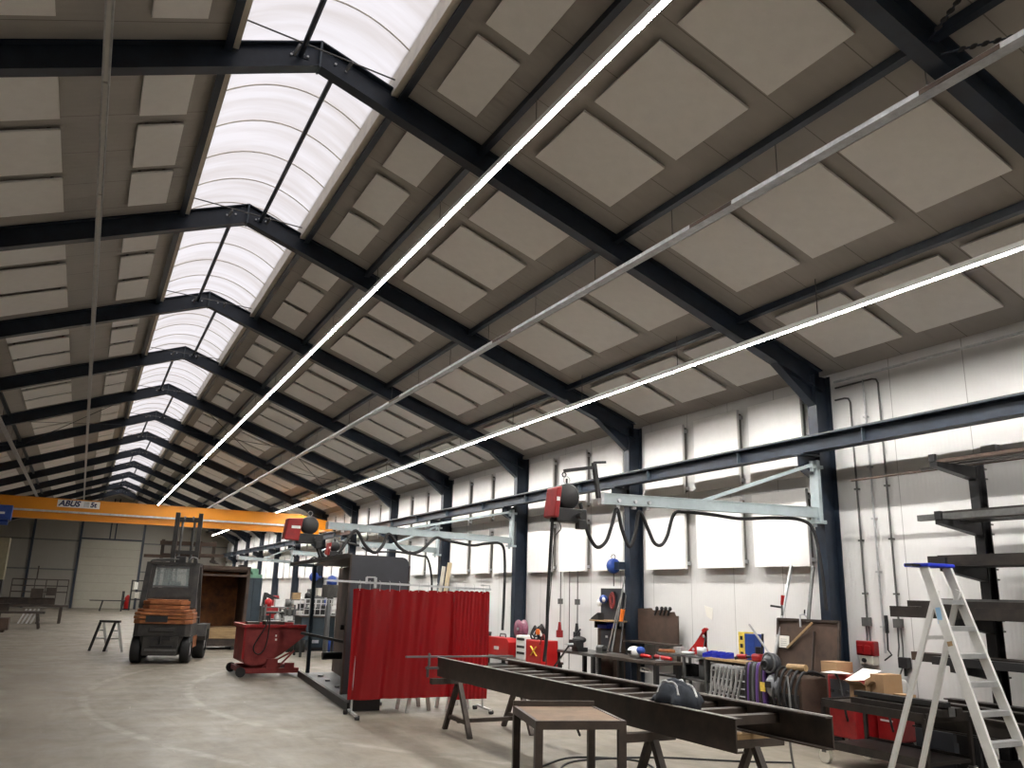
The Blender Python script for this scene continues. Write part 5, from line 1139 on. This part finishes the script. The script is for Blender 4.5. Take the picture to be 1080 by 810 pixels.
t = thing('sealant_gun', 'orange spray tool hanging at the column over the dark cabinet', 'tool'); obj('body', MB().cyl((9.28, 13.50, 1.36), (9.30, 13.47, 1.58), .035, 12, .045), 'orange_bright', t); obj('nozzle', MB().cyl((9.28, 13.50, 1.36), (9.27, 13.51, 1.27), .02, 8), 'galv_dark', t); obj('hook', MB().bar((9.30, 13.47, 1.58), (9.62, 13.84, 1.62), .012, .012), 'black', t); rebase(t, (9.29, 13.49, 1.3))
single('wall_notice', MB().prism([(10.09, 11.82, 1.66), (10.09, 12.05, 1.70), (10.09, 12.0, 1.52), (10.09, 11.86, 1.46)], (.008, 0, 0)), 'paper', 'yellowed paper curling off the white wall above the red magnet', 'paper')

# large brown sheet, poles, clamp
t = thing('steel_sheet', 'large brown steel sheet with a dark rim propped against the wall and column', 'steel sheet')
b = MB(); b.prism([(9.45, 8.58, .02), (9.45, 9.74, .02), (9.60, 9.74, 1.54), (9.60, 8.58, 1.54)], (.02, 0, 0)); obj('plate', b, 'rust_dark', t)
b = MB(); b.bar((9.44, 8.58, .02), (9.59, 8.58, 1.56), .035, .035, (0, 1, 0)); b.bar((9.44, 9.74, .02), (9.59, 9.74, 1.56), .035, .035, (0, 1, 0)); b.bar((9.59, 8.58, 1.55), (9.59, 9.74, 1.55), .035, .035); obj('rim', b, 'mill', t)
b = MB(); b.bar((9.42, 9.02, .5), (9.565, 9.02, 1.40), .03, .02, (0, 1, 0)); obj('stiffener', b, 'mill', t)
rebase(t, (9.5, 9.16, 0))
single('timber_strip', MB().bar((9.53, 9.53, 1.14), (9.555, 9.04, 1.52), .02, .03), 'wood', 'pale timber strip leaning diagonally on the brown steel sheet', 'timber')
t = thing('pinned_note', 'yellowed note pinned to the brown steel sheet', 'note'); obj('sheet', MB().prism([(9.535, 9.50, 1.14), (9.535, 9.70, 1.14), (9.55, 9.70, 1.31), (9.55, 9.50, 1.31)], (.004, 0, 0)), 'paper', t); b = MB()
for i in range(4): b.box(9.530, 9.5345, 9.54, 9.66, 1.17+i*.03, 1.173+i*.03)
obj('writing_lines', b, 'galv_dark', t); rebase(t, (9.54, 9.6, 1.14))
single('tall_pole', MB().bar((9.10, 9.70, .0), (9.93, 9.745, 2.36), .035, .03), 'galv', 'tall pale pole leaning against the lower white wall panel', 'pole')
single('tall_pole', MB().bar((9.60, 9.16, 1.52), (9.92, 9.30, 2.34), .04, .04), 'galv_dark', 'dark pole rising behind the brown steel sheet to the wall panel', 'pole')
single('tall_pole', MB().bar((9.35, 10.12, 1.45), (9.20, 9.38, .89), .02, .025), 'galv', 'thin pale pole leaning diagonally before the brown steel sheet', 'pole')
t = thing('bar_clamp', 'bar clamp with a red handle gripping the tall pale pole', 'clamp'); obj('bar', MB().bar((9.60, 9.90, 1.74), (9.60, 9.66, 1.72), .012, .03), 'black', t); obj('jaw', MB().bar((9.60, 9.67, 1.60), (9.60, 9.66, 1.76), .02, .02), 'galv_dark', t); obj('handle', MB().cyl((9.60, 9.66, 1.76), (9.60, 9.63, 1.90), .022, 10, .03), 'redbright', t); rebase(t, (9.6, 9.8, 1.6))
t = thing('spring_clamp', 'small pale clamp on the top rim of the brown steel sheet', 'clamp'); obj('body', MB().tube([(9.57, 9.28, 1.45), (9.57, 9.28, 1.62), (9.60, 9.22, 1.64), (9.62, 9.18, 1.58)], .014, 6), 'galv', t); obj('screw', MB().cyl((9.60, 9.22, 1.62), (9.60, 9.21, 1.70), .012, 6), 'black', t); rebase(t, (9.59, 9.25, 1.45))

# ------------------------------------------------------------------ machines beyond the steel frame, against the wall
def small_welder(x, y, z, lb, w=.32, d=.55, h=.40, m='redbright'):
    t = thing('inverter_welder', lb, 'welding machine'); b = MB(); P = [(x-w/2, y-d/2, z), (x-w/2, y+d/2, z), (x-w/2, y+d/2, z+h*.8), (x-w/2, y+d/2-.12, z+h), (x-w/2, y-d/2+.12, z+h), (x-w/2, y-d/2, z+h*.8)]
    b.prism(P, (w, 0, 0)); obj('case', b, m, t, .01); obj('decal', MB().box(x-w/2-.006, x-w/2-.001, y-.12, y+.12, z+.13, z+.2), 'white', t); obj('handle', MB().tube([(x, y-.15, z+h-.01), (x, y-.13, z+h+.07), (x, y+.13, z+h+.07), (x, y+.15, z+h-.01)], .014, 6), 'black', t); return rebase(t, (x, y, z))
vice_bench(8.55, 9.35, 15.75, 18.55, .44, 'low dark bench behind the steel frame carrying the red welders')
small_welder(8.9, 17.75, .441, 'bright red portable welder next to the red curtain', d=1.2, h=.40)
t = thing('wire_spool', 'round purple-brown wire spool standing above the portable welder', 'spool'); b = MB(); b.lathe((8.95, 16.95, 1.06), [(.05, -.08), (.20, -.08), (.20, -.065), (.13, -.06), (.13, .06), (.20, .065), (.20, .08), (.05, .08)], 22, 'x'); obj('spool', b, 'spool', t); obj('spindle', MB().cyl((8.85, 16.95, 1.06), (9.05, 16.95, 1.06), .03, 10), 'galv', t); b = MB(); b.box(8.88, 9.02, 16.88, 17.02, .442, .98); obj('stand', b, 'black', t); rebase(t, (8.95, 16.95, .442))
t = thing('control_unit', 'white control unit with dark slots on the low bench', 'control unit'); obj('case', MB().box(8.75, 9.1, 16.35, 16.80, .442, .94), 'white', t, .01)
for z in (.55, .68, .84): obj('slot', MB().box(8.742, 8.749, 16.40, 16.75, z, z+.05), 'black', t)
rebase(t, (8.93, 16.6, .442))
t = thing('gas_cart', 'red welding trolley with yellow markings and coiled black leads on top', 'trolley'); obj('case', MB().box(8.35, 8.75, 14.95, 15.60, .12, .92), 'redbright', t, .02); b = MB(); b.bar((8.342, 15.10, .62), (8.342, 15.35, .80), .006, .05, (1, 0, 0)); b.bar((8.342, 15.35, .62), (8.342, 15.12, .80), .006, .05, (1, 0, 0)); b.box(8.338, 8.349, 15.2, 15.5, .35, .45); obj('marking', b, 'yellow_decal', t); b = MB()
for r, yy, zz in ((.16, 15.2, 1.08), (.12, 15.22, 1.08), (.15, 15.48, 1.05), (.10, 15.45, 1.07), (.18, 15.3, 1.02)): b.tube([(8.50+.03*math.sin(a*2), yy+r*math.cos(a), zz+r*.9*math.sin(a)) for a in [i*PI/9 for i in range(18)]], .02, 6, closed=True)
obj('coiled_lead', b, 'rubber', t); obj('red_knob', MB().cyl((8.46, 15.25, 1.08), (8.42, 15.25, 1.08), .06, 14), 'orange_bright', t)
for y in (15.05, 15.5): obj('wheel', MB().cyl((8.40, y, .10), (8.44, y, .10), .10, 14), 'rubber', t)
obj('wheel', MB().cyl((8.66, 15.05, .10), (8.70, 15.05, .10), .10, 14), 'rubber', t); obj('wheel', MB().cyl((8.66, 15.5, .10), (8.70, 15.5, .10), .10, 14), 'rubber', t)
obj('torch_lead', MB().tube(curve_pts([(8.34, 14.98, .85), (8.3, 14.75, 1.05), (8.28, 14.60, .6), (8.3, 14.7, .2)], 5), .014, 6), 'red_dull', t); rebase(t, (8.55, 15.28, 0))
single('gas_lance', MB().bar((8.35, 14.9, .10), (8.9, 14.35, 1.18), .03, .03), 'black', 'black bar leaning between the red trolley and the vice bench', 'bar')
b = MB()
for i, (x, y, w, d, h) in enumerate(((8.75, 18.2, .2, .3, .25), (8.9, 18.55, .3, .3, .35))): b.box(x, x+w, y-d/2-.2, y+d/2-.2, .442, .442+h)
for i in range(1): single('gear_block', MB().box(8.6, 8.85, 18.36, 18.50, .442, .80).cyl((8.6, 18.43, .85), (8.9, 18.43, .85), .06, 10), 'black', 'dark machine part at the end of the low bench behind the curtain', 'machine part')
for i, (y, m, w) in enumerate(((23.35, 'cream', .10), (22.9, 'wood_pale', .12))):
    single('timber_board', MB().bar((9.35, y, 0.0), (9.62, y-.1, 2.56 if i == 0 else 2.66), w, .05, (0, 1, 0)), m if m in MT else 'wood_pale', ['grey-white board leaning at the column above the red curtain', 'pale timber board leaning at the column above the red curtain'][i], 'timber')

# ------------------------------------------------------------------ benches, racks and machines further down the hall
def rack(x0, x1, y0, y1, h, zs, lb, m='galv_dark'):
    t = thing('storage_rack', lb, 'rack')
    for x in (x0, x1):
        for y in (y0, y1): obj('post', MB().box(x-.025, x+.025, y-.025, y+.025, 0, h), m, t)
    for z in zs: obj('shelf', MB().box(x0, x1, y0, y1, z, z+.03), m, t)
    return rebase(t, ((x0+x1)/2, (y0+y1)/2, 0))
rack(6.35, 7.25, 28.6, 29.2, 1.45, (.25, .7, 1.1, 1.42), 'pale steel rack directly behind the red skip')
rack(5.3, 6.2, 27.2, 27.8, 1.30, (.3, .75, 1.2), 'pale rack crowded with fittings beside the slate cabinet')
rack(7.3, 8.6, 28.8, 29.5, 1.6, (.3, .9, 1.55), 'open rack with stacked trays behind the booth post')
items = [(6.45, 28.9, .73, .2, 'white', 'cube'), (6.75, 28.9, .73, .18, 'green', 'cube'), (7.05, 28.9, .73, .2, 'galv', 'cyl'), (6.5, 28.9, 1.13, .16, 'cream', 'cyl'), (6.8, 28.9, 1.13, .2, 'black', 'cube'), (7.1, 28.9, 1.13, .17, 'white', 'cube'), (6.6, 28.9, 1.45, .25, 'wood', 'cube'), (7.0, 28.9, 1.45, .22, 'black', 'cyl'),
         (5.42, 27.5, .78, .2, 'black', 'cube'), (5.75, 27.5, .78, .22, 'white', 'cyl'), (6.05, 27.5, .78, .18, 'white', 'cube'), (5.42, 27.5, 1.23, .22, 'redbright', 'cyl'), (5.75, 27.5, 1.23, .26, 'white', 'cube'), (6.05, 27.5, 1.23, .2, 'galv_dark', 'cyl'),
         (7.5, 29.1, .93, .26, 'black', 'cube'), (7.9, 29.1, .93, .2, 'white', 'cube'), (8.3, 29.1, .93, .24, 'grey', 'cyl'), (7.5, 29.1, 1.58, .3, 'cream', 'cube'), (7.95, 29.1, 1.58, .26, 'white', 'cube'), (8.35, 29.1, 1.58, .3, 'black', 'cyl')]
cn = {'redbright': 'red', 'galv': 'silver', 'galv_dark': 'dull grey', 'cream': 'cream', 'wood': 'tan'}
wh = {.73: 'on the middle shelf of the rack behind the red skip', 1.13: 'on the upper shelf of the rack behind the red skip', 1.45: 'on top of the rack behind the red skip', .78: 'on the middle shelf of the crowded rack', 1.23: 'on top of the crowded rack by the slate cabinet', .93: 'on the middle shelf of the rack behind the booth post', 1.58: 'on top of the rack behind the booth post'}
seen = {}
for (x, y, z, s, m, kd) in items:
    b = MB()
    if kd == 'cube': b.box(x-s/2, x+s/2, y-s/2, y+s/2, z, z+s*.8); b.box(x-s/2-.01, x+s/2+.01, y-s/2-.01, y+s/2+.01, z+s*.8, z+s*.88)
    else: b.lathe((x, y, z), [(0, 0), (s/2, 0), (s/2, s*.85), (s*.3, s), (s*.15, s*1.15), (0, s*1.15)], 14)
    nm_ = ('parts_crate' if kd == 'cube' else 'canister')
    lb = '%s %s %s' % (cn.get(m, m), nm_.replace('_', ' '), wh[z])
    if lb in seen: lb += ', further in'
    seen[lb] = 1
    single(nm_, b, m, lb, 'crate' if kd == 'cube' else 'canister')
t = thing('column_drill', 'column drilling machine with a blue motor hood behind the booth', 'machine'); b = MB(); b.box(7.0, 7.5, 26.8, 27.3, 0, .7); b.cyl((7.25, 27.1, .7), (7.25, 27.1, 2.1), .06, 12); b.box(7.08, 7.42, 26.7, 27.2, 1.0, 1.06); b.box(7.05, 7.45, 26.6, 27.3, 1.55, 1.95); b.cyl((7.25, 26.75, 1.3), (7.25, 26.75, 1.55), .05, 10); obj('frame', b, 'fork_dark', t, .01); b = MB(); b.lathe((7.25, 26.9, 1.95), [(0, .30), (.12, .26), (.17, .12), (.17, 0), (0, 0)], 16); obj('motor_hood', b, 'blue', t); rebase(t, (7.25, 27, 0))
t = thing('machine_bench', 'slate grey bench on dark legs behind the red skip', 'workbench'); obj('body', MB().box(5.55, 6.7, 23.4, 24.2, .45, 1.05), 'slate', t, .01)
obj('worktop', MB().box(5.5, 6.75, 23.35, 24.25, 1.05, 1.09), 'mill', t)
for x in (5.6, 6.65):
    for y in (23.45, 24.15): obj('leg', MB().box(x-.03, x+.03, y-.03, y+.03, 0, .45), 'black', t)
rebase(t, (6.1, 23.8, 0))
rack(5.6, 6.6, 23.5, 24.1, 1.10, (1.09,), 'x') if False else None
t = thing('wire_basket', 'pale wire basket standing on the slate grey bench', 'basket'); b = MB()
for z in (1.10, 1.25, 1.40, 1.52):
    b.box(5.62, 6.52, 23.5, 23.52, z, z+.02); b.box(5.62, 6.52, 24.0, 24.02, z, z+.02)
for i in range(7): x = 5.62+.15*i-.0; b.box(x-.01, x+.01, 23.5, 23.52, 1.092, 1.54); b.box(x-.01, x+.01, 24.0, 24.02, 1.092, 1.54)
b.box(5.61, 5.63, 23.52, 24.0, 1.40, 1.42); b.box(6.51, 6.53, 23.52, 24.0, 1.40, 1.42); b.box(5.62, 6.52, 23.5, 24.02, 1.091, 1.10); obj('mesh', b, 'alu', t); obj('scrap', MB().box(5.7, 6.1, 23.6, 23.9, 1.10, 1.3).box(6.15, 6.4, 23.6, 23.85, 1.10, 1.36), 'black', t); rebase(t, (6.07, 23.76, 1.09))
t = thing('canvas_roll', 'rolled beige canvas standing next to a slim gas bottle behind the booth post', 'canvas roll'); obj('roll', MB().lathe((6.55, 23.0, 0), [(0, 0), (.16, 0), (.18, 1.0), (.12, 1.9), (.04, 2.05), (0, 2.05)], 14), 'cream', t); rebase(t, (6.55, 23.0, 0))
single('gas_bottle', MB().lathe((6.05, 22.6, 1.0-1.0), [(0, 0), (.07, 0), (.07, 1.35), (.03, 1.45), (.03, 1.55), (0, 1.55)], 14), 'grey', 'slim grey gas bottle standing behind the booth post', 'gas bottle')
t = thing('blue_reel', 'blue cable reel hanging on a far column behind the red skip', 'reel'); b = MB(); b.lathe((9.6, 38.8, 2.35), [(0, -.1), (.2, -.1), (.22, 0), (.2, .1), (0, .1)], 18, 'y'); obj('drum', b, 'blue', t); obj('bracket', MB().box(9.5, 9.95, 38.75, 38.85, 2.3, 2.4), 'blue', t); rebase(t, (9.5, 38.8, 2.05))
for i, (y0, lb) in enumerate(((20.0, 'workbench against the wall just beyond the curtain'), (25.0, 'workbench against the wall in the fourth bay beyond the brown sheet'), (30.2, 'workbench against the wall level with the slate cabinet'), (35.2, 'workbench against the wall near the crane girder'), (40.3, 'workbench against the wall past the crane girder'), (45.5, 'workbench against the wall far down the hall'))):
    vice_bench(9.0, 9.7, y0, y0+2.6, .85, 'dark '+lb)
    b = MB(); b.box(9.2, 9.6, y0+.3, y0+.8, .851, 1.25); b.cyl((9.2, y0+.55, 1.3), (9.6, y0+.55, 1.3), .12, 12); single('bench_machine', b, ('green', 'grey', 'black', 'blue', 'white', 'red')[i], '%s machine on the %s' % (('green', 'grey', 'black', 'blue', 'white', 'red')[i], lb), 'machine')
    b = MB(); b.box(9.15, 9.5, y0+1.4, y0+1.9, .851, 1.05); single('tool_case', b, ('red', 'black', 'redbright', 'white', 'red', 'black')[i], '%s case on the %s' % (('red', 'black', 'bright red', 'white', 'red', 'black')[i], lb), 'case', bevel=.01)


def machine(x, y, w, d, h, m, lb, kind=0):
    t = thing(('lathe', 'cabinet', 'bandsaw', 'welding_machine')[kind], lb, 'machine')
    b = MB()
    if kind == 0:
        b.box(x-w/2, x+w/2, y-d/2, y+d/2, .05, h*.55); b.box(x-w/2, x-w/4, y-d/2, y+d/2, h*.55, h*.9); b.box(x+w/3, x+w/2, y-d/3, y+d/3, h*.55, h*.8); b.cyl((x-w/4, y, h*.72), (x+w/3, y, h*.72), .05, 10)
    elif kind == 1: b.box(x-w/2, x+w/2, y-d/2, y+d/2, .05, h)
    elif kind == 2: b.box(x-w/2, x+w/2, y-d/2, y+d/2, .05, h*.5); b.bar((x-w/3, y, h*.5), (x-w/4, y, h), .14, .2, (0, 1, 0)); b.bar((x-w/4, y, h*.95), (x+w/2, y, h*.75), .12, .16)
    else: b.box(x-w/2, x+w/2, y-d/2, y+d/2, .1, h)
    obj('body', b, m, t, .01)
    obj('base', MB().box(x-w/2+.03, x+w/2-.03, y-d/2+.03, y+d/2-.03, 0, .05 if kind < 3 else .1), 'black', t)
    p_ = MB(); p_.box(x-w*.3, x+w*.1, y-d/2-.012, y-d/2-.001, h*.2, h*.42); obj('panel', p_, 'galv', t)
    p_ = MB(); p_.cyl((x-w*.2, y-d/2-.05, h*.48), (x-w*.2, y-d/2-.001, h*.48), .05, 12); obj('handwheel', p_, 'black', t)
    rebase(t, (x, y, 0))
for a_ in ((7.6, 21.5, 1.0, .6, 1.35, 'grey', 'grey lathe directly behind the steel booth', 0), (8.5, 23.8, .6, .6, 1.7, 'fork_dark', 'tall dark cabinet behind the steel booth', 1), (7.9, 25.6, .9, .6, 1.5, 'green', 'green bandsaw behind the booth post', 2),
           (6.4, 31.5, 1.3, .7, 1.3, 'fork_dark', 'dark lathe past the pale steel racks', 0), (8.3, 33.0, .6, .5, 1.8, 'grey', 'grey tall cabinet past the racks', 1), (7.0, 35.0, .5, .7, 1.1, 'red', 'red welding machine far behind the racks', 3), (7.6, 38.0, 1.0, .7, 1.6, 'black', 'black bandsaw beyond the crane girder', 2),
           (6.6, 26.0, .5, .7, 1.15, 'slate', 'blue-grey welding machine by the column drill', 3), (5.1, 24.9, .4, .5, .9, 'black', 'small black machine between the skip and the container', 3)): machine(*a_)
single('oil_drum', MB().lathe((5.9, 25.4, 0), [(0, 0), (.28, 0), (.29, .3), (.28, .31), (.28, .6), (.29, .61), (.28, .88), (0, .88)], 20), 'fork_dark', 'dark oil drum standing behind the red skip', 'drum')
single('oil_drum', MB().lathe((6.9, 24.6, 0), [(0, 0), (.28, 0), (.29, .3), (.28, .31), (.28, .6), (.29, .61), (.28, .88), (0, .88)], 20), 'blue', 'blue oil drum standing behind the steel booth', 'drum')

# ------------------------------------------------------------------ unlit side: stool, tables, far end
t = thing('trestle_stool', 'small steel trestle stool with white and black legs beside the forklift', 'trestle')
# two A-frames joined by a bar
for i, (x, y) in enumerate(((.70, 26.1), (1.06, 25.85))):
    for s in (-1, 1): obj('leg', MB().bar((x+s*.22, y-.1*s, 0), (x+s*.04, y, .76), .07, .06, (0, 1, 0)), 'black' if (i == 0 and s < 0) or (i == 1 and s < 0) else 'alu_matt', t)
    obj('cross_brace', MB().bar((x-.13, y+.07, .34), (x+.13, y-.07, .34), .03, .04), 'alu_matt', t)
    obj('cross_brace', MB().bar((x-.08, y+.04, .55), (x+.08, y-.04, .55), .03, .04), 'alu_matt', t)
obj('head', MB().bar((.66, 26.14, .79), (1.14, 25.80, .79), .10, .06), 'black', t); rebase(t, (.9, 25.9, 0))
t = thing('steel_table', 'long dark fabrication table covered with steel parts on the dim side', 'table')
obj('worktop', MB().box(-5.4, -1.05, 38.0, 39.0, .58, .66), 'mill', t)
for x in (-4.9, -3.2, -1.3):
    for y in (38.08, 38.92): obj('leg', MB().bar((x+.1, y, 0), (x-.02, y, .58), .09, .09, (0, 1, 0)), 'mill', t)
    obj('cross_brace', MB().box(x-.03, x+.1, 38.1, 38.9, .2, .26), 'mill', t)
rebase(t, (-3.2, 38.5, 0))
t = thing('steel_table', 'second dark fabrication table behind, stacked with long steel beams', 'table')
obj('worktop', MB().box(-6.0, -.3, 43.2, 44.4, .70, .80), 'mill', t)
for x in (-5.5, -3.0, -.6):
    for y in (43.3, 44.3): obj('leg', MB().box(x-.06, x+.06, y-.06, y+.06, 0, .70), 'mill', t)
rebase(t, (-3.2, 43.8, 0))
single('steel_beam_stock', MB().ibeam((-6.2, 38.3, .80), (-2.3, 38.3, .80), .2, .28), 'mill', 'dark steel joist lying on the long fabrication table', 'steel profile')
single('steel_beam_stock', MB().ibeam((-6.2, 43.6, .95), (-.9, 43.6, .95), .25, .30), 'mill', 'long steel joist at the edge of the second fabrication table', 'steel profile')
single('steel_beam_stock', MB().ibeam((-5.8, 44.1, .95), (-1.9, 44.1, .95), .25, .30), 'galv_dark', 'grey steel joist lying behind on the second fabrication table', 'steel profile')
t = thing('guard_frame', 'welded handrail frame standing on the second fabrication table', 'frame'); b = MB()
for z in (1.35, 1.62, 1.90): b.bar((-2.7, 43.95, z), (-.45, 43.95, z), .04, .05)
for i in range(6): x = -2.7+i*.45; b.bar((x, 43.95, .80), (x, 43.95, 1.92), .04, .05, (0, 1, 0))
b.bar((-1.75, 43.9, 1.9), (-1.75, 43.9, 2.5), .06, .06, (0, 1, 0)); b.box(-1.9, -1.4, 43.8, 44.0, 1.1, 1.5); b.box(-1.3, -.9, 43.8, 44.0, 1.2, 1.55); obj('rails', b, 'mill', t); obj('bright_part', MB().box(-1.35, -1.0, 43.7, 43.78, 1.02, 1.10), 'alu', t); rebase(t, (-1.6, 43.9, .8))
t = thing('metal_sheets', 'pale leaning sheets under the second fabrication table', 'sheets'); b = MB()
for i in range(4): b.prism([(-2.2+i*.16, 43.0, .0), (-1.95+i*.16, 43.0, .62), (-1.88+i*.16, 43.0, .62), (-2.13+i*.16, 43.0, .0)], (0, .12, 0))
obj('sheet', b, 'galv', t); rebase(t, (-1.9, 43.05, 0))
single('brown_chest', MB().box(-3.6, -2.08, 35.6, 36.3, .08, .50).box(-3.5, -3.3, 35.7, 36.2, 0, .08).box(-2.4, -2.2, 35.7, 36.2, 0, .08), 'rust_dark', 'brown steel chest on the floor in front of the fabrication tables', 'chest')
t = thing('tall_cupboard', 'tall olive cupboard at the far end of the dim side', 'cupboard'); obj('body', MB().box(-5.2, -3.50, 50.0, 51.0, 1.85, 3.95), 'cream_dark', t); obj('frame', MB().box(-5.2, -5.1, 50.0, 51.0, 0, 1.85).box(-3.6, -3.5, 50.0, 51.0, 0, 1.85).box(-5.1, -3.6, 50.0, 51.0, 1.75, 1.85).box(-5.1, -3.6, 50.1, 50.9, .8, .9), 'black', t); obj('white_box', MB().box(-4.2, -3.75, 50.2, 50.6, .901, 1.4), 'white', t); rebase(t, (-4.4, 50.5, 0))
t = thing('steel_table', 'low dark table in front of the tall sectional door', 'table'); obj('worktop', MB().box(.75, 2.95, 63.0, 63.8, .66, .72), 'black', t)
for x in (1.55, 2.85):
    for y in (63.1, 63.7): obj('leg', MB().bar((x-.12, y, 0), (x, y, .66), .08, .08, (0, 1, 0)), 'black', t)
rebase(t, (1.9, 63.4, 0))
t = thing('fire_extinguisher', 'red fire extinguisher trolley standing before the far door', 'fire extinguisher'); obj('cylinder', MB().lathe((3.22, 66.5, .1), [(0, 0), (.20, 0), (.20, .75), (.1, .88), (.05, .95), (0, .95)], 16), 'redbright', t); obj('hose', MB().box(2.82, 2.98, 66.4, 66.6, .0, 1.3), 'black', t); obj('base', MB().box(2.98, 3.4, 66.4, 66.6, 0, .1), 'black', t); rebase(t, (3.1, 66.5, 0))
t = thing('noticeboard_stand', 'dark stand with pale papers beside the far door', 'stand'); b = MB()
for x in (3.35, 4.1): b.box(x-.05, x+.05, 65.9, 66.0, 0, 2.1)
for z in (.75, 1.35, 2.05): b.box(3.3, 4.15, 65.9, 66.0, z-.04, z+.04)
obj('frame', b, 'black', t); obj('notice', MB().box(3.5, 3.75, 65.88, 65.895, 1.45, 1.95), 'paper', t); obj('notice', MB().box(3.6, 3.9, 65.88, 65.895, .85, 1.25), 'cream', t); rebase(t, (3.7, 66, 0))

# ------------------------------------------------------------------ wind bracing under the roof
def brace(p, q, lb, extra=False):
    t = thing('brace_rod', lb, 'brace rod'); b = MB(); b.cyl(p, q, .010, 6); obj('rod', b, 'steel_navy', t)
    if extra:
        P, Q = Vector(p), Vector(q); d = (Q-P).normalized(); b = MB()
        for i in range(5): c_ = P+d*(.16+.09*i); b.ball(c_, .022, .04, .022, 8, 6)
        obj('turnbuckle', b, 'black', t)
    rebase(t, p)
def rp(x, y, dz=-.16): return (x, y, zr(x)+dz)
brace(rp(6.12, YA-BAY-.05), rp(8.2, YA-2*BAY+.1), 'dark brace rod with a turnbuckle under the roof at the nearest frame', True)
brace(rp(5.95, YA-BAY-.05), rp(3.98, YA-2*BAY+.1), 'dark brace rod running up to the rooflight from the nearest frame', True)
for sgn, s in ((1, 'lit'), (-1, 'dim')):
    X = (lambda x: x) if sgn > 0 else mir
    for j, (a_, b_) in enumerate(((2.9, 5.9), (5.9, 9.0))):
        brace(rp(X(a_), YA+4*BAY+.05), rp(X(b_), YA+5*BAY-.05), 'thin cross-brace rod falling away %s, %s slope' % (('beside the rooflight', 'above the eaves')[j], s))
        brace(rp(X(b_), YA+4*BAY+.05, -.2), rp(X(a_), YA+5*BAY-.05, -.2), 'thin cross-brace rod rising away %s, %s slope' % (('beside the rooflight', 'above the eaves')[j], s))
